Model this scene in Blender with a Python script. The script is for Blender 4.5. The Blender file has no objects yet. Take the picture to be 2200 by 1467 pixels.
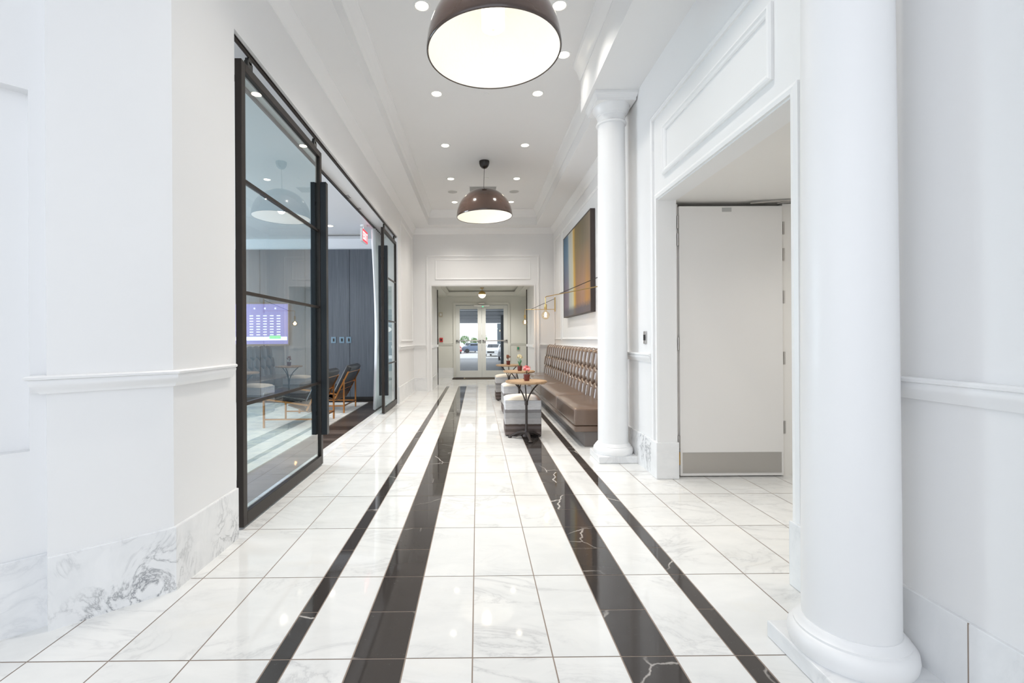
import bpy, bmesh, math, random
from mathutils import Vector, Matrix
random.seed(7)
PI = math.pi
C = bpy.context.scene.collection
S = bpy.context.scene

# ------------------------------------------------------------------ materials
MATS = {}
def mat(name, col=(.8, .8, .8), rough=.5, metal=0., **kw):
    if name in MATS: return MATS[name]
    m = bpy.data.materials.new(name); m.use_nodes = True
    b = m.node_tree.nodes['Principled BSDF']
    b.inputs['Base Color'].default_value = (*col, 1)
    b.inputs['Roughness'].default_value = rough
    b.inputs['Metallic'].default_value = metal
    for k, v in kw.items():
        b.inputs[k.replace('_', ' ')].default_value = v if not isinstance(v, tuple) else (*v, 1)
    MATS[name] = m
    return m
def nd(m, t, **kw):
    n = m.node_tree.nodes.new(t)
    for k, v in kw.items(): setattr(n, k, v)
    return n
def lk(m, a, b): m.node_tree.links.new(a, b)
def ramp(m, src, stops):
    r = nd(m, 'ShaderNodeValToRGB'); e = r.color_ramp.elements
    while len(e) < len(stops): e.new(.5)
    for el, (p, c) in zip(e, stops):
        el.position = p; el.color = (*c, 1) if len(c) == 3 else c
    lk(m, src, r.inputs['Fac']); return r.outputs['Color']
def coords(m, scale=(1, 1, 1), kind='Object', rot=(0, 0, 0)):
    tc = nd(m, 'ShaderNodeTexCoord'); mp = nd(m, 'ShaderNodeMapping')
    mp.inputs['Scale'].default_value = scale; mp.inputs['Rotation'].default_value = rot
    lk(m, tc.outputs[kind], mp.inputs['Vector']); return mp.outputs['Vector']
def noise(m, vec, scale, detail=4, rough=.55, dist=0.):
    n = nd(m, 'ShaderNodeTexNoise'); n.inputs['Scale'].default_value = scale
    n.inputs['Detail'].default_value = detail; n.inputs['Roughness'].default_value = rough
    n.inputs['Distortion'].default_value = dist
    lk(m, vec, n.inputs['Vector']); return n.outputs['Fac']
def math_(m, op, a, b=None, c=None):
    n = nd(m, 'ShaderNodeMath', operation=op)
    for i, v in enumerate((a, b, c)):
        if v is None: continue
        if isinstance(v, (int, float)): n.inputs[i].default_value = v
        else: lk(m, v, n.inputs[i])
    return n.outputs[0]
def mix(m, fac, a, b, blend='MIX'):
    n = nd(m, 'ShaderNodeMix', data_type='RGBA', blend_type=blend)
    if isinstance(fac, (int, float)): n.inputs[0].default_value = fac
    else: lk(m, fac, n.inputs[0])
    for i, v in ((6, a), (7, b)):
        if isinstance(v, tuple): n.inputs[i].default_value = (*v, 1)
        else: lk(m, v, n.inputs[i])
    return n.outputs[2]
def bsdf(m): return m.node_tree.nodes['Principled BSDF']
def bump(m, h, strength=.2, dist=.01):
    n = nd(m, 'ShaderNodeBump'); n.inputs['Strength'].default_value = strength
    n.inputs['Distance'].default_value = dist
    lk(m, h, n.inputs['Height']); lk(m, n.outputs['Normal'], bsdf(m).inputs['Normal'])

def paint(name, col, rough=.45):
    m = mat(name, col, rough)
    v = coords(m); n = noise(m, v, 1.3, 3)
    c = ramp(m, n, [(0.3, tuple(x * .985 for x in col)), (.7, col)])
    lk(m, c, bsdf(m).inputs['Base Color'])
    bump(m, noise(m, v, 220, 2), .03, .002)
    return m
PAINT = paint('white_wall_paint', (.80, .80, .80))
TRIM = paint('white_trim_paint', (.83, .83, .83), .35)
CEIL = paint('ceiling_paint', (.80, .80, .80), .6)
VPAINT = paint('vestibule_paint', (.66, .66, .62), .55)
ROOMCEIL = paint('lounge_ceiling_paint', (.72, .74, .77), .6)
JAMB = paint('warm_jamb_paint', (.78, .76, .73), .5)

def marble(name, base, vein, amount=.5, scale=1., rough=.08, tile=False, warm=None):
    m = mat(name, base, rough)
    tc = nd(m, 'ShaderNodeTexCoord'); vec = tc.outputs['Object']
    if tile:
        a = nd(m, 'ShaderNodeAttribute', attribute_name='tile')
        ad = nd(m, 'ShaderNodeVectorMath', operation='MULTIPLY_ADD')
        cb = nd(m, 'ShaderNodeCombineXYZ')
        lk(m, a.outputs['Fac'], cb.inputs[0]); lk(m, math_(m, 'MULTIPLY', a.outputs['Fac'], 1.7), cb.inputs[1]); lk(m, a.outputs['Fac'], cb.inputs[2])
        ad.inputs[1].default_value = (37, 23, 51); lk(m, cb.outputs[0], ad.inputs[0]); lk(m, vec, ad.inputs[2])
        vec = ad.outputs[0]
    mp = nd(m, 'ShaderNodeMapping'); mp.inputs['Rotation'].default_value = (0.5, .4, .9); mp.inputs['Scale'].default_value = (1, 2.2, 1.4)
    lk(m, vec, mp.inputs['Vector']); v = mp.outputs['Vector']
    n1 = noise(m, v, 1.6 * scale, 9, .62, 1.2)
    d = math_(m, 'ABSOLUTE', math_(m, 'SUBTRACT', n1, .5))
    vein1 = ramp(m, d, [(0., (1, 1, 1)), (.018, (.35, .35, .35)), (.06, (0, 0, 0))])
    n2 = noise(m, v, .7 * scale, 3, .5, .3)
    mask = ramp(m, n2, [(.42, (0, 0, 0)), (.62, (1, 1, 1))])
    f = math_(m, 'MULTIPLY', math_(m, 'MULTIPLY', vein1, mask), amount)
    c = mix(m, f, base, vein)
    cloud = ramp(m, noise(m, v, 2.2 * scale, 6, .6, .6), [(.35, (.92, .925, .93)), (.65, (1, 1, 1))])
    c = mix(m, 1., c, cloud, 'MULTIPLY')
    if warm:
        w = ramp(m, noise(m, v, .9 * scale, 4, .6, 1.), [(.6, (0, 0, 0)), (.85, (1, 1, 1))])
        c = mix(m, math_(m, 'MULTIPLY', w, .35), c, warm)
    if tile:
        a2 = nd(m, 'ShaderNodeAttribute', attribute_name='tile')
        t = ramp(m, a2.outputs['Fac'], [(0, (.955, .955, .95)), (1, (1, 1, 1))])
        c = mix(m, 1., c, t, 'MULTIPLY')
    lk(m, c, bsdf(m).inputs['Base Color'])
    return m
WMARB = marble('white_marble_tile', (.80, .80, .785), (.44, .44, .45), .46, 1.0, .045, True, (.72, .66, .55))
BASEM = marble('white_marble_base', (.80, .805, .81), (.60, .61, .63), .45, 1.3, .18)
VEINM = marble('veined_marble_base', (.80, .805, .81), (.24, .25, .27), 1.0, 2.0, .18)
def blackmarble():
    m = mat('black_marble_tile', (.03, .028, .027), .045)
    a = nd(m, 'ShaderNodeAttribute', attribute_name='tile'); tc = nd(m, 'ShaderNodeTexCoord')
    ad = nd(m, 'ShaderNodeVectorMath', operation='MULTIPLY_ADD'); cb = nd(m, 'ShaderNodeCombineXYZ')
    for i in range(3): lk(m, a.outputs['Fac'], cb.inputs[i])
    ad.inputs[1].default_value = (31, 57, 13); lk(m, cb.outputs[0], ad.inputs[0]); lk(m, tc.outputs['Object'], ad.inputs[2])
    v = ad.outputs[0]
    vo = nd(m, 'ShaderNodeTexVoronoi', feature='DISTANCE_TO_EDGE'); vo.inputs['Scale'].default_value = 2.6
    nz = nd(m, 'ShaderNodeTexNoise'); nz.inputs['Scale'].default_value = 7; nz.inputs['Detail'].default_value = 5; lk(m, v, nz.inputs['Vector'])
    wv = nd(m, 'ShaderNodeVectorMath', operation='MULTIPLY_ADD'); wv.inputs[1].default_value = (.10, .10, .10); lk(m, nz.outputs['Color'], wv.inputs[0]); lk(m, v, wv.inputs[2])
    lk(m, wv.outputs[0], vo.inputs['Vector'])
    vein = ramp(m, vo.outputs['Distance'], [(0, (1, 1, 1)), (.006, (.7, .7, .7)), (.014, (0, 0, 0))])
    mask = ramp(m, noise(m, v, 1.4, 2), [(.50, (0, 0, 0)), (.62, (1, 1, 1))])
    sp = ramp(m, noise(m, v, 60, 5, .7), [(.62, (0, 0, 0)), (.74, (1, 1, 1))])
    sp2 = ramp(m, noise(m, v, 3, 3, .7), [(.4, (0, 0, 0)), (.7, (1, 1, 1))])
    c = mix(m, math_(m, 'MULTIPLY', math_(m, 'MULTIPLY', sp, sp2), .45), (.050, .044, .041), (.38, .37, .36))
    c = mix(m, math_(m, 'MULTIPLY', vein, mask), c, (.62, .58, .54))
    lk(m, c, bsdf(m).inputs['Base Color'])
    return m
BMARB = blackmarble()
GROUT = mat('tan_grout', (.30, .24, .20), .7)
DMET = mat('dark_bronze_metal', (.042, .035, .031), .38, .6)
BLUEMET = mat('blackened_steel', (.03, .034, .038), .32, .7)
CHROME = mat('brushed_steel', (.50, .48, .46), .38, 1.)
BRASS = mat('aged_brass', (.62, .43, .17), .28, 1.)
COPPER = mat('copper_frame', (.60, .27, .09), .3, 1.)
BLACK = mat('black_plastic', (.015, .014, .013), .25)
WHITEP = mat('white_plastic', (.8, .8, .79), .35)
REDP = mat('red_plastic', (.55, .03, .03), .35)
GREENP = mat('green_plastic', (.02, .28, .16), .4)
BEIGEP = mat('beige_plastic', (.55, .5, .4), .4)
DOORP = paint('door_leaf_paint', (.74, .725, .71), .45)
def glass(name, tint, boost=1.0, gain=1.0):
    m = mat(name); nt = m.node_tree; nt.nodes.remove(bsdf(m))
    out = [n for n in nt.nodes if n.type == 'OUTPUT_MATERIAL'][0]
    t = nd(m, 'ShaderNodeBsdfTransparent'); t.inputs[0].default_value = (*tint, 1)
    g = nd(m, 'ShaderNodeBsdfGlossy'); g.inputs['Roughness'].default_value = 0.0
    f = nd(m, 'ShaderNodeFresnel'); f.inputs['IOR'].default_value = 1.5 * boost
    geo = nd(m, 'ShaderNodeNewGeometry'); ms = nd(m, 'ShaderNodeMixShader')
    fac = math_(m, 'MULTIPLY', math_(m, 'MULTIPLY', f.outputs[0], gain), math_(m, 'SUBTRACT', 1., geo.outputs['Backfacing']))
    lk(m, fac, ms.inputs[0]); lk(m, t.outputs[0], ms.inputs[1]); lk(m, g.outputs[0], ms.inputs[2]); lk(m, ms.outputs[0], out.inputs['Surface'])
    return m
GLASS = glass('teal_tinted_glass', (.86, .955, .97), 1.8, 1.35)
CGLASS = glass('clear_glass', (.97, .98, .98))
BULBG = glass('amber_bulb_glass', (1., .93, .80))
def emit(name, col, st):
    m = mat(name, col, .5); b = bsdf(m)
    b.inputs['Emission Color'].default_value = (*col, 1); b.inputs['Emission Strength'].default_value = st
    return m
E_DOWN = emit('downlight_lens', (1., .90, .72), 9)
E_DIFF = emit('pendant_diffuser', (1., .93, .80), 1.6)
E_FIL = emit('glowing_filament', (1., .62, .25), 40)
E_GLOBE = emit('globe_lamp_opal', (1., .86, .62), 3.2)
E_GREEN = emit('green_indicator', (.05, .9, .4), 2)
E_EXIT = emit('exit_sign_red', (.85, .05, .07), 1.0)
E_WHITE = emit('exit_sign_white', (1, .9, .88), 1.2)
def pendant_mats():
    o = mat('brown_lacquer', (.052, .032, .025), .12)
    bsdf(o).inputs['Coat Weight'].default_value = .6; bsdf(o).inputs['Coat Roughness'].default_value = .04
    i = mat('white_plaster_relief', (.88, .86, .82), .7)
    v = coords(i); bump(i, noise(i, v, 28, 5, .6, 1.2), .5, .01)
    return o, i
P_OUT, P_IN = pendant_mats()
def leather():
    m = mat('brown_leather', (.115, .068, .045), .28)
    v = coords(m); n = noise(m, v, 6, 4)
    lk(m, ramp(m, n, [(.3, (.125, .078, .052)), (.7, (.155, .098, .067))]), bsdf(m).inputs['Base Color'])
    bump(m, noise(m, v, 160, 3), .08, .003)
    bsdf(m).inputs['Coat Weight'].default_value = .7; bsdf(m).inputs['Coat Roughness'].default_value = .14
    return m
LEATHER = leather()
BLEATHER = mat('black_leather', (.022, .022, .023), .33)
def wood(name, c1, c2, sc=(1, 12, 1), rough=.4, s=3):
    m = mat(name, c1, rough); v = coords(m, sc)
    n = noise(m, v, s, 6, .6, .8)
    lk(m, ramp(m, n, [(.3, c1), (.7, c2)]), bsdf(m).inputs['Base Color']); return m
TOPWOOD = wood('light_oak_top', (.33, .21, .115), (.46, .31, .18), (1, 9, 1), .45, 5)
PANELW = wood('dark_veneer_panel', (.060, .070, .085), (.105, .118, .138), (30, 30, .8), .35, 2)
def plank():
    m = mat('dark_plank_floor', (.06, .045, .04), .3)
    v = coords(m, (1, 1, 1))
    br = nd(m, 'ShaderNodeTexBrick'); br.inputs['Scale'].default_value = 1
    br.inputs['Brick Width'].default_value = 1.6; br.inputs['Row Height'].default_value = .13; br.inputs['Mortar Size'].default_value = .003
    br.inputs['Color1'].default_value = (.030, .022, .019, 1); br.inputs['Color2'].default_value = (.115, .09, .078, 1); br.inputs['Mortar'].default_value = (.01, .008, .007, 1)
    lk(m, v, br.inputs['Vector'])
    g = noise(m, coords(m, (1, 25, 1)), 3, 5)
    lk(m, mix(m, .5, br.outputs['Color'], ramp(m, g, [(.3, (.35, .35, .35)), (.7, (1, 1, 1))]), 'MULTIPLY'), bsdf(m).inputs['Base Color'])
    return m
PLANK = plank()
RUG = mat('cream_wool_rug', (.55, .53, .50), .95)
_v = coords(RUG); lk(RUG, ramp(RUG, noise(RUG, _v, 3.5, 8, .75), [(.35, (.42, .44, .46)), (.6, (.66, .62, .56))]), bsdf(RUG).inputs['Base Color']); bump(RUG, noise(RUG, _v, 200, 2), .4, .01)
CURT = mat('white_sheer_curtain', (.82, .83, .85), .9)
def hide():
    m = mat('patchwork_cowhide', (.6, .6, .6), .75)
    tc = nd(m, 'ShaderNodeTexCoord'); sp = nd(m, 'ShaderNodeSeparateXYZ'); lk(m, tc.outputs['Object'], sp.inputs[0])
    wob = noise(m, coords(m, (9, 9, 3)), 2, 3)
    z = math_(m, 'ADD', sp.outputs[2], math_(m, 'MULTIPLY', math_(m, 'SUBTRACT', wob, .5), .012))
    r = nd(m, 'ShaderNodeValToRGB'); r.color_ramp.interpolation = 'CONSTANT'
    st = [(0, (.20, .16, .15)), (.05, (.11, .085, .075)), (.085, (.17, .14, .135)), (.12, (.085, .060, .05)), (.148, (.50, .49, .49)), (.215, (.42, .415, .42)), (.285, (.27, .26, .265)), (.325, (.70, .71, .73)), (.40, (.64, .66, .69)), (.445, (.72, .73, .75))]
    e = r.color_ramp.elements
    while len(e) < len(st): e.new(.5)
    for el, (p, c) in zip(e, st): el.position = p * 2; el.color = (*c, 1)
    lk(m, math_(m, 'MULTIPLY', z, 2.), r.inputs['Fac'])
    fur = ramp(m, noise(m, coords(m, (4, 4, 60)), 3, 5, .7), [(.3, (.72, .70, .69)), (.65, (1, 1, 1))])
    lk(m, mix(m, .8, r.outputs['Color'], fur, 'MULTIPLY'), bsdf(m).inputs['Base Color'])
    return m
HIDE = hide()
def hidetop():
    m = mat('cowhide_cushion_top', (.7, .62, .5), .8)
    tc = nd(m, 'ShaderNodeTexCoord'); sp = nd(m, 'ShaderNodeSeparateXYZ'); lk(m, tc.outputs['Object'], sp.inputs[0])
    w = noise(m, coords(m), 4, 3)
    f = math_(m, 'ADD', math_(m, 'MULTIPLY_ADD', sp.outputs[0], 3.6, .0), math_(m, 'MULTIPLY', w, .25))
    lk(m, ramp(m, f, [(0, (.74, .69, .60)), (.5, (.66, .62, .57)), (.66, (.45, .43, .43)), (.8, (.17, .11, .085)), (1, (.24, .16, .12))]), bsdf(m).inputs['Base Color'])
    return m
HIDET = hidetop()
IRON = mat('cast_iron', (.055, .045, .042), .42, .5)
TERRA = mat('terracotta_glaze', (.16, .035, .028), .35)
LEAF = mat('plant_green', (.10, .30, .16), .5)
PINK = mat('pink_petals', (.80, .26, .26), .6)
CREAM = mat('cream_petals', (.80, .72, .50), .6)
RUST = mat('rust_petals', (.34, .13, .07), .6)
CANVAS = mat('painted_canvas', (.3, .25, .2), .6)
FRAMEW = mat('dark_walnut_frame', (.045, .032, .028), .45)
SCREEN = emit('screen_glow', (.20, .17, .42), .55)
SCREENT = emit('screen_pale_text', (.75, .75, 1.), 1.1)
SCREENG = emit('screen_green_block', (.2, .6, .25), .8)
SPK = mat('grey_speaker_mesh', (.50, .50, .49), .7)
VENTM = mat('grey_vent', (.42, .42, .41), .6)

# ------------------------------------------------------------------ geometry helpers
def bx(bm, x0, x1, y0, y1, z0, z1, mi=0):
    v = [bm.verts.new((x, y, z)) for z in (z0, z1) for y in (y0, y1) for x in (x0, x1)]
    for f in ((0, 2, 3, 1), (4, 5, 7, 6), (0, 1, 5, 4), (2, 6, 7, 3), (0, 4, 6, 2), (1, 3, 7, 5)):
        bm.faces.new([v[i] for i in f]).material_index = mi
def nbm(): return bmesh.new()
def box(*a):
    bm = nbm(); bx(bm, *a); return bm
def prism(bm, pts, z0, z1):
    a = [bm.verts.new((x, y, z0)) for x, y in pts]; b = [bm.verts.new((x, y, z1)) for x, y in pts]
    n = len(pts); bm.faces.new(a[::-1]); bm.faces.new(b)
    for i in range(n): bm.faces.new((a[i], a[(i + 1) % n], b[(i + 1) % n], b[i]))
def lathe(bm, prof, c=(0, 0, 0), seg=32, M=None, a0=0., a1=2 * PI):
    full = abs(a1 - a0 - 2 * PI) < 1e-6
    n = seg if full else seg + 1; rings = []
    for r, z in prof:
        if r < 1e-6: rings.append([bm.verts.new(Vector((c[0], c[1], c[2] + z)) if M is None else M @ Vector((0, 0, z)))])
        else:
            rr = []
            for i in range(n):
                a = a0 + (a1 - a0) * i / seg; p = Vector((r * math.cos(a), r * math.sin(a), z))
                rr.append(bm.verts.new(p + Vector(c) if M is None else M @ p))
            rings.append(rr)
    for A, B in zip(rings, rings[1:]):
        for i in range(seg):
            j = (i + 1) % n
            if len(A) == 1 and len(B) == 1: continue
            if len(A) == 1: bm.faces.new((A[0], B[j], B[i]))
            elif len(B) == 1: bm.faces.new((A[i], A[j], B[0]))
            else: bm.faces.new((A[i], A[j], B[j], B[i]))
def tube(bm, pts, r, seg=10, cap=True):
    pts = [Vector(p) for p in pts]; rings = []
    rs = r if isinstance(r, (list, tuple)) else [r] * len(pts)
    up = None
    for i, p in enumerate(pts):
        d = (pts[min(i + 1, len(pts) - 1)] - pts[max(i - 1, 0)]).normalized()
        if up is None: up = Vector((0, 0, 1)) if abs(d.z) < .9 else Vector((1, 0, 0))
        s = d.cross(up).normalized(); up = s.cross(d).normalized()
        rings.append([bm.verts.new(p + (s * math.cos(2 * PI * k / seg) + up * math.sin(2 * PI * k / seg)) * rs[i]) for k in range(seg)])
    for A, B in zip(rings, rings[1:]):
        for k in range(seg): bm.faces.new((A[k], A[(k + 1) % seg], B[(k + 1) % seg], B[k]))
    if cap: bm.faces.new(rings[0][::-1]); bm.faces.new(rings[-1])
def bar(bm, p, q, w, h):                       # square section bar between two points
    p, q = Vector(p), Vector(q); d = (q - p).normalized()
    up = Vector((0, 0, 1)) if abs(d.z) < .95 else Vector((1, 0, 0))
    s = d.cross(up).normalized() * w / 2; u = s.normalized().cross(d).normalized() * h / 2
    a = [bm.verts.new(p + x) for x in (-s - u, s - u, s + u, -s + u)]; b = [bm.verts.new(q + x) for x in (-s - u, s - u, s + u, -s + u)]
    bm.faces.new(a[::-1]); bm.faces.new(b)
    for i in range(4): bm.faces.new((a[i], a[(i + 1) % 4], b[(i + 1) % 4], b[i]))
def bez(p0, p1, p2, p3, n=12):
    out = []
    for i in range(n + 1):
        t = i / n; u = 1 - t
        out.append(Vector(p0) * u**3 + Vector(p1) * 3 * u * u * t + Vector(p2) * 3 * u * t * t + Vector(p3) * t**3)
    return out
def sweep(bm, path, prof, A=(1, 0, 0), B=(0, 1, 0), N=(0, 0, 1), O=(0, 0, 0), closed=False):
    """profile (d = offset to the left of the path, h = along N) swept along a mitred 2-D path"""
    A, B, N, O = Vector(A), Vector(B), Vector(N), Vector(O); n = len(path); rings = []
    P = [Vector(p) for p in path]
    for i in range(n):
        d0 = (P[i] - P[i - 1]).normalized() if (i > 0 or closed) else None
        d1 = (P[(i + 1) % n] - P[i]).normalized() if (i < n - 1 or closed) else None
        if d0 is None: d0 = d1
        if d1 is None: d1 = d0
        n0 = Vector((-d0.y, d0.x)); n1 = Vector((-d1.y, d1.x)); m = n0 + n1; m = m / max(m.dot(n0), 1e-4)
        ring = []
        for d, h in prof:
            q = P[i] + m * d; ring.append(bm.verts.new(O + A * q.x + B * q.y + N * h))
        rings.append(ring)
    k = len(prof); R = rings + ([rings[0]] if closed else [])
    for a, b in zip(R, R[1:]):
        for j in range(k): bm.faces.new((a[j], a[(j + 1) % k], b[(j + 1) % k], b[j]))
    if not closed: bm.faces.new(rings[0]); bm.faces.new(rings[-1][::-1])
def ico(bm, c, r, sub=2, sc=(1, 1, 1)):
    r_ = bmesh.ops.create_icosphere(bm, subdivisions=sub, radius=r)
    for v in r_['verts']: v.co = Vector((v.co.x * sc[0], v.co.y * sc[1], v.co.z * sc[2])) + Vector(c)

def obj(name, bm, m, parent=None, smooth=False, bevel=0, loc=None, label=None, seg=2):
    bmesh.ops.recalc_face_normals(bm, faces=bm.faces[:])
    me = bpy.data.meshes.new(name); bm.to_mesh(me); bm.free()
    for x in (m if isinstance(m, (list, tuple)) else [m]): me.materials.append(x)
    o = bpy.data.objects.new(name, me); C.objects.link(o)
    if parent: o.parent = parent
    if loc: o.location = loc
    if smooth:
        for p in me.polygons: p.use_smooth = True
        if smooth != 'all':
            try: me.set_sharp_from_angle(angle=math.radians(40))
            except Exception: pass
    if bevel:
        b = o.modifiers.new('bevel', 'BEVEL'); b.width = bevel; b.segments = seg; b.limit_method = 'ANGLE'; b.angle_limit = math.radians(40)
    if label: o['label'] = label
    return o
def thing(name, label, cat, loc=(0, 0, 0), rz=0, group=None, kind=None):
    o = bpy.data.objects.new(name, None); C.objects.link(o); o.location = loc; o.rotation_euler = (0, 0, rz)
    o.empty_display_size = .1
    return tag(o, label, cat, group, kind)
def tag(o, label=None, cat=None, group=None, kind=None):
    if label: o['label'] = label
    if cat: o['category'] = cat
    if group: o['group'] = group
    if kind: o['kind'] = kind
    return o
def struct(name, bm, m, label=None, cat=None, **kw):
    return tag(obj(name, bm, m, **kw), label, cat, None, 'structure')
def dup(root, loc=None, rz=None, label=None):
    def cp(o, par):
        c = o.copy(); C.objects.link(c); c.parent = par
        for ch in [x for x in kids.get(o.name, [])]: cp(ch, c)
        return c
    kids = {}
    for o in C.objects:
        if o.parent: kids.setdefault(o.parent.name, []).append(o)
    r = cp(root, None)
    if loc: r.location = loc
    if rz is not None: r.rotation_euler = (0, 0, rz)
    if label: r['label'] = label
    return r

# ------------------------------------------------------------------ key dimensions (metres, camera at the origin of X, Y)
XL, XR, XA = -1.47, 1.545, 1.77       # left wall, near right wall, alcove wall behind the bench
YC, YO, YE = 2.86, 8.72, 10.80        # left opening start / end, end wall
ZS, ZT, ZB = 3.735, 4.06, 3.566       # soffit, tray ceiling, beam underside
YB = 4.92                             # end of beam
BACK = -1.6

# ------------------------------------------------------------------ floor
def floor_mesh():
    bm = nbm(); lay = bm.faces.layers.float.new('tile')
    g = .0026
    xl = [-.785, -.7098, -.4806, -.2785, -.0253, .2789, .5359, .7389, .9686, 1.0463]
    cols = []
    x = -.785
    while x > -6.2: cols.append((x - .3048, x, 0)); x -= .3048
    kinds = [1, 0, 1, 0, 0, 0, 1, 0, 1]
    cols += [(xl[i], xl[i + 1], kinds[i]) for i in range(9)]
    x = 1.0463
    while x < 3.4: cols.append((x, x + .3035, 0)); x += .3035
    y0 = 1.771 - .6096 * 6
    def q(x0, x1, a, b, mi):
        f = bm.faces.new([bm.verts.new(p) for p in ((x0, a, 0), (x1, a, 0), (x1, b, 0), (x0, b, 0))])
        f.material_index = mi; f[lay] = random.random()
    def lim(x0, x1, k):      # where this column of tiles ends
        if x1 < -1.59: return 2.9 if x0 > -3.5 else 2.6
        if x0 > 1.7: return 4.3
        return 14.42
    for x0, x1, k in cols:
        end = lim(x0, x1, k); step = .3048 if k else .6096
        y = y0
        while y < end - .02:
            yb = min(y + step, end)
            kk = k
            if k and y > 11.78: kk = 0
            if yb - y > .05: q(x0 + g, x1 - g, y + g, yb - g, 1 if kk else 0)
            y = y + step
    # grout bed just under the tile faces
    for (a, b, c, d) in ((-6.3, 3.6, y0, 2.9), (-1.72, 3.6, 2.9, 4.3), (-1.72, 1.8, 4.3, 14.44)):
        f = bm.faces.new([bm.verts.new(p) for p in ((a, c, -.0012), (b, c, -.0012), (b, d, -.0012), (a, d, -.0012))]); f.material_index = 2
    return bm
struct('floor', floor_mesh(), [WMARB, BMARB, GROUT], 'polished white marble tile floor with four black marble stripes', 'floor')
struct('floor_lounge', box(-7.0, -1.60, 2.9, 9.12, -.03, -.0005), PLANK, 'dark plank floor of the side lounge', 'floor')
o = struct('trim_1', box(-1.635, -1.575, 2.86, 8.72, -.002, .004), BASEM, 'white marble threshold strip under the sliding glass panels', 'threshold')

# ------------------------------------------------------------------ left side walls
U = Vector((-.7071, -.7071)); NN = Vector((.7071, -.7071)); P0 = Vector((-1.839, 2.009))
def diag(bm, s0, s1, d0, d1, z0, z1):
    a, b, c, d = P0 + U * s0 + NN * d0, P0 + U * s1 + NN * d0, P0 + U * s1 + NN * d1, P0 + U * s0 + NN * d1
    prism(bm, [tuple(a), tuple(b), tuple(c), tuple(d)], z0, z1)
bm = nbm()
prism(bm, [(-1.47, 2.86), (-1.47, 2.273), (-1.796, 1.964), (-1.90, 2.07), (-1.90, 2.86)], 0, 3.9)
diag(bm, 0, .052, -.25, 0, 0, 3.9)
diag(bm, .052, 1.15, -.25, 0, 0, .744); diag(bm, .052, 1.15, -.25, 0, 2.257, 3.9); diag(bm, .052, 1.15, -.25, -.06, .744, 2.257)
diag(bm, 1.15, 4.4, -.25, 0, 0, 3.9)
struct('wall_left', bm, PAINT, 'white painted angled wall with a recessed niche at the left', 'wall')
bm = nbm(); bx(bm, -1.76, XL, YO, YE + .2, 0, 3.9)
struct('wall_left_far', bm, PAINT, 'short white wall between the glass panels and the end wall', 'wall')
bm = nbm(); bx(bm, -1.76, XL, YC, YO, 3.10, 3.9)
struct('wall_left_header', bm, PAINT, 'white header wall above the sliding glass panels', 'wall')

BASEP = [(0, 0), (0, .306), (.012, .306), (.014, .302), (.014, 0)]
RAILP = [(0, .985), (.012, .985), (.016, .992), (.020, 1.005), (.030, 1.018), (.034, 1.035), (.030, 1.043), (.040, 1.047), (.042, 1.056), (.036, 1.062), (0, 1.062)]
def flip(p): return [(-d, z) for d, z in p]
# path on the left side runs away from the camera; the corridor is on its right, so profiles are flipped
pa = tuple(Vector((-1.796, 1.964))); pb = (-1.47, 2.273); pc = (-1.47, 2.858)
bm = nbm(); sweep(bm, [pa, pb, pc], flip(BASEP)); struct('baseboard_left', bm, VEINM, 'grey veined white marble baseboard around the left pier', 'baseboard')
bm = nbm(); q0 = P0 + U * 4.4; sweep(bm, [tuple(q0), tuple(P0)], flip(BASEP)); struct('baseboard_left_near', bm, BASEM, 'pale marble baseboard below the wall niche', 'baseboard')
bm = nbm(); e1 = P0 + U * .052 
sweep(bm, [tuple(e1), tuple(P0), ], flip(RAILP)); sweep(bm, [tuple(P0 + NN * .06), pa, pb, (-1.47, 2.80)], flip(RAILP))
struct('trim_2', bm, TRIM, 'white chair rail around the left pier', 'chair rail', smooth=True)
bm = nbm(); sweep(bm, [(XL, YO + .0), (XL, YE), (-1.17, YE)], flip(BASEP)); struct('baseboard_left_far', bm, BASEM, 'marble baseboard left of the far doorway', 'baseboard')
bm = nbm(); sweep(bm, [(XL, YO + .05), (XL, YE), (-1.17, YE)], flip(RAILP)); struct('trim_3', bm, TRIM, 'white chair rail left of the far doorway', 'chair rail', smooth=True)

PANP = [(0, 0), (0, .010), (.006, .016), (.014, .018), (.020, .012), (.030, .010), (.034, .005), (.034, 0)]
def panel_x(bm, X, sgn, y0, y1, z0, z1, prof=PANP):     # moulding frame on a wall x = X, facing sgn
    sweep(bm, [(y0, z0), (y1, z0), (y1, z1), (y0, z1)], [(d, h) for d, h in prof], (0, 1, 0), (0, 0, 1), (sgn, 0, 0), (X, 0, 0), True)
def panel_y(bm, Y, x0, x1, z0, z1, prof=PANP):
    sweep(bm, [(x0, z0), (x1, z0), (x1, z1), (x0, z1)], prof, (1, 0, 0), (0, 0, 1), (0, -1, 0), (0, Y, 0), True)
bm = nbm(); panel_x(bm, XL, 1, 8.98, 10.60, 1.15, 3.48); struct('trim_4', bm, TRIM, 'panel moulding on the far left wall', 'moulding')

# ------------------------------------------------------------------ right side walls
YD0, YD1, ZD = 2.27, 3.985, 2.375
bm = nbm()
bx(bm, XR, XR + .16, BACK, YD0, 0, 3.9); bx(bm, XR, XR + .16, YD0, YD1, ZD, 3.9); bx(bm, XR, XR + .155, YD1, 4.95, 0, 3.9)
struct('wall_right', bm, PAINT, 'white wall on the right with the doorway', 'wall')
struct('wall_right_alcove', box(XA, XA + .15, 4.80, YE + .2, 0, 3.9), PAINT, 'white wall behind the leather bench', 'wall')
struct('wall_right_return', box(XR + .155, XA, 4.80, 4.95, 0, 3.9), PAINT, 'short return wall behind the far column', 'wall')
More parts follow.
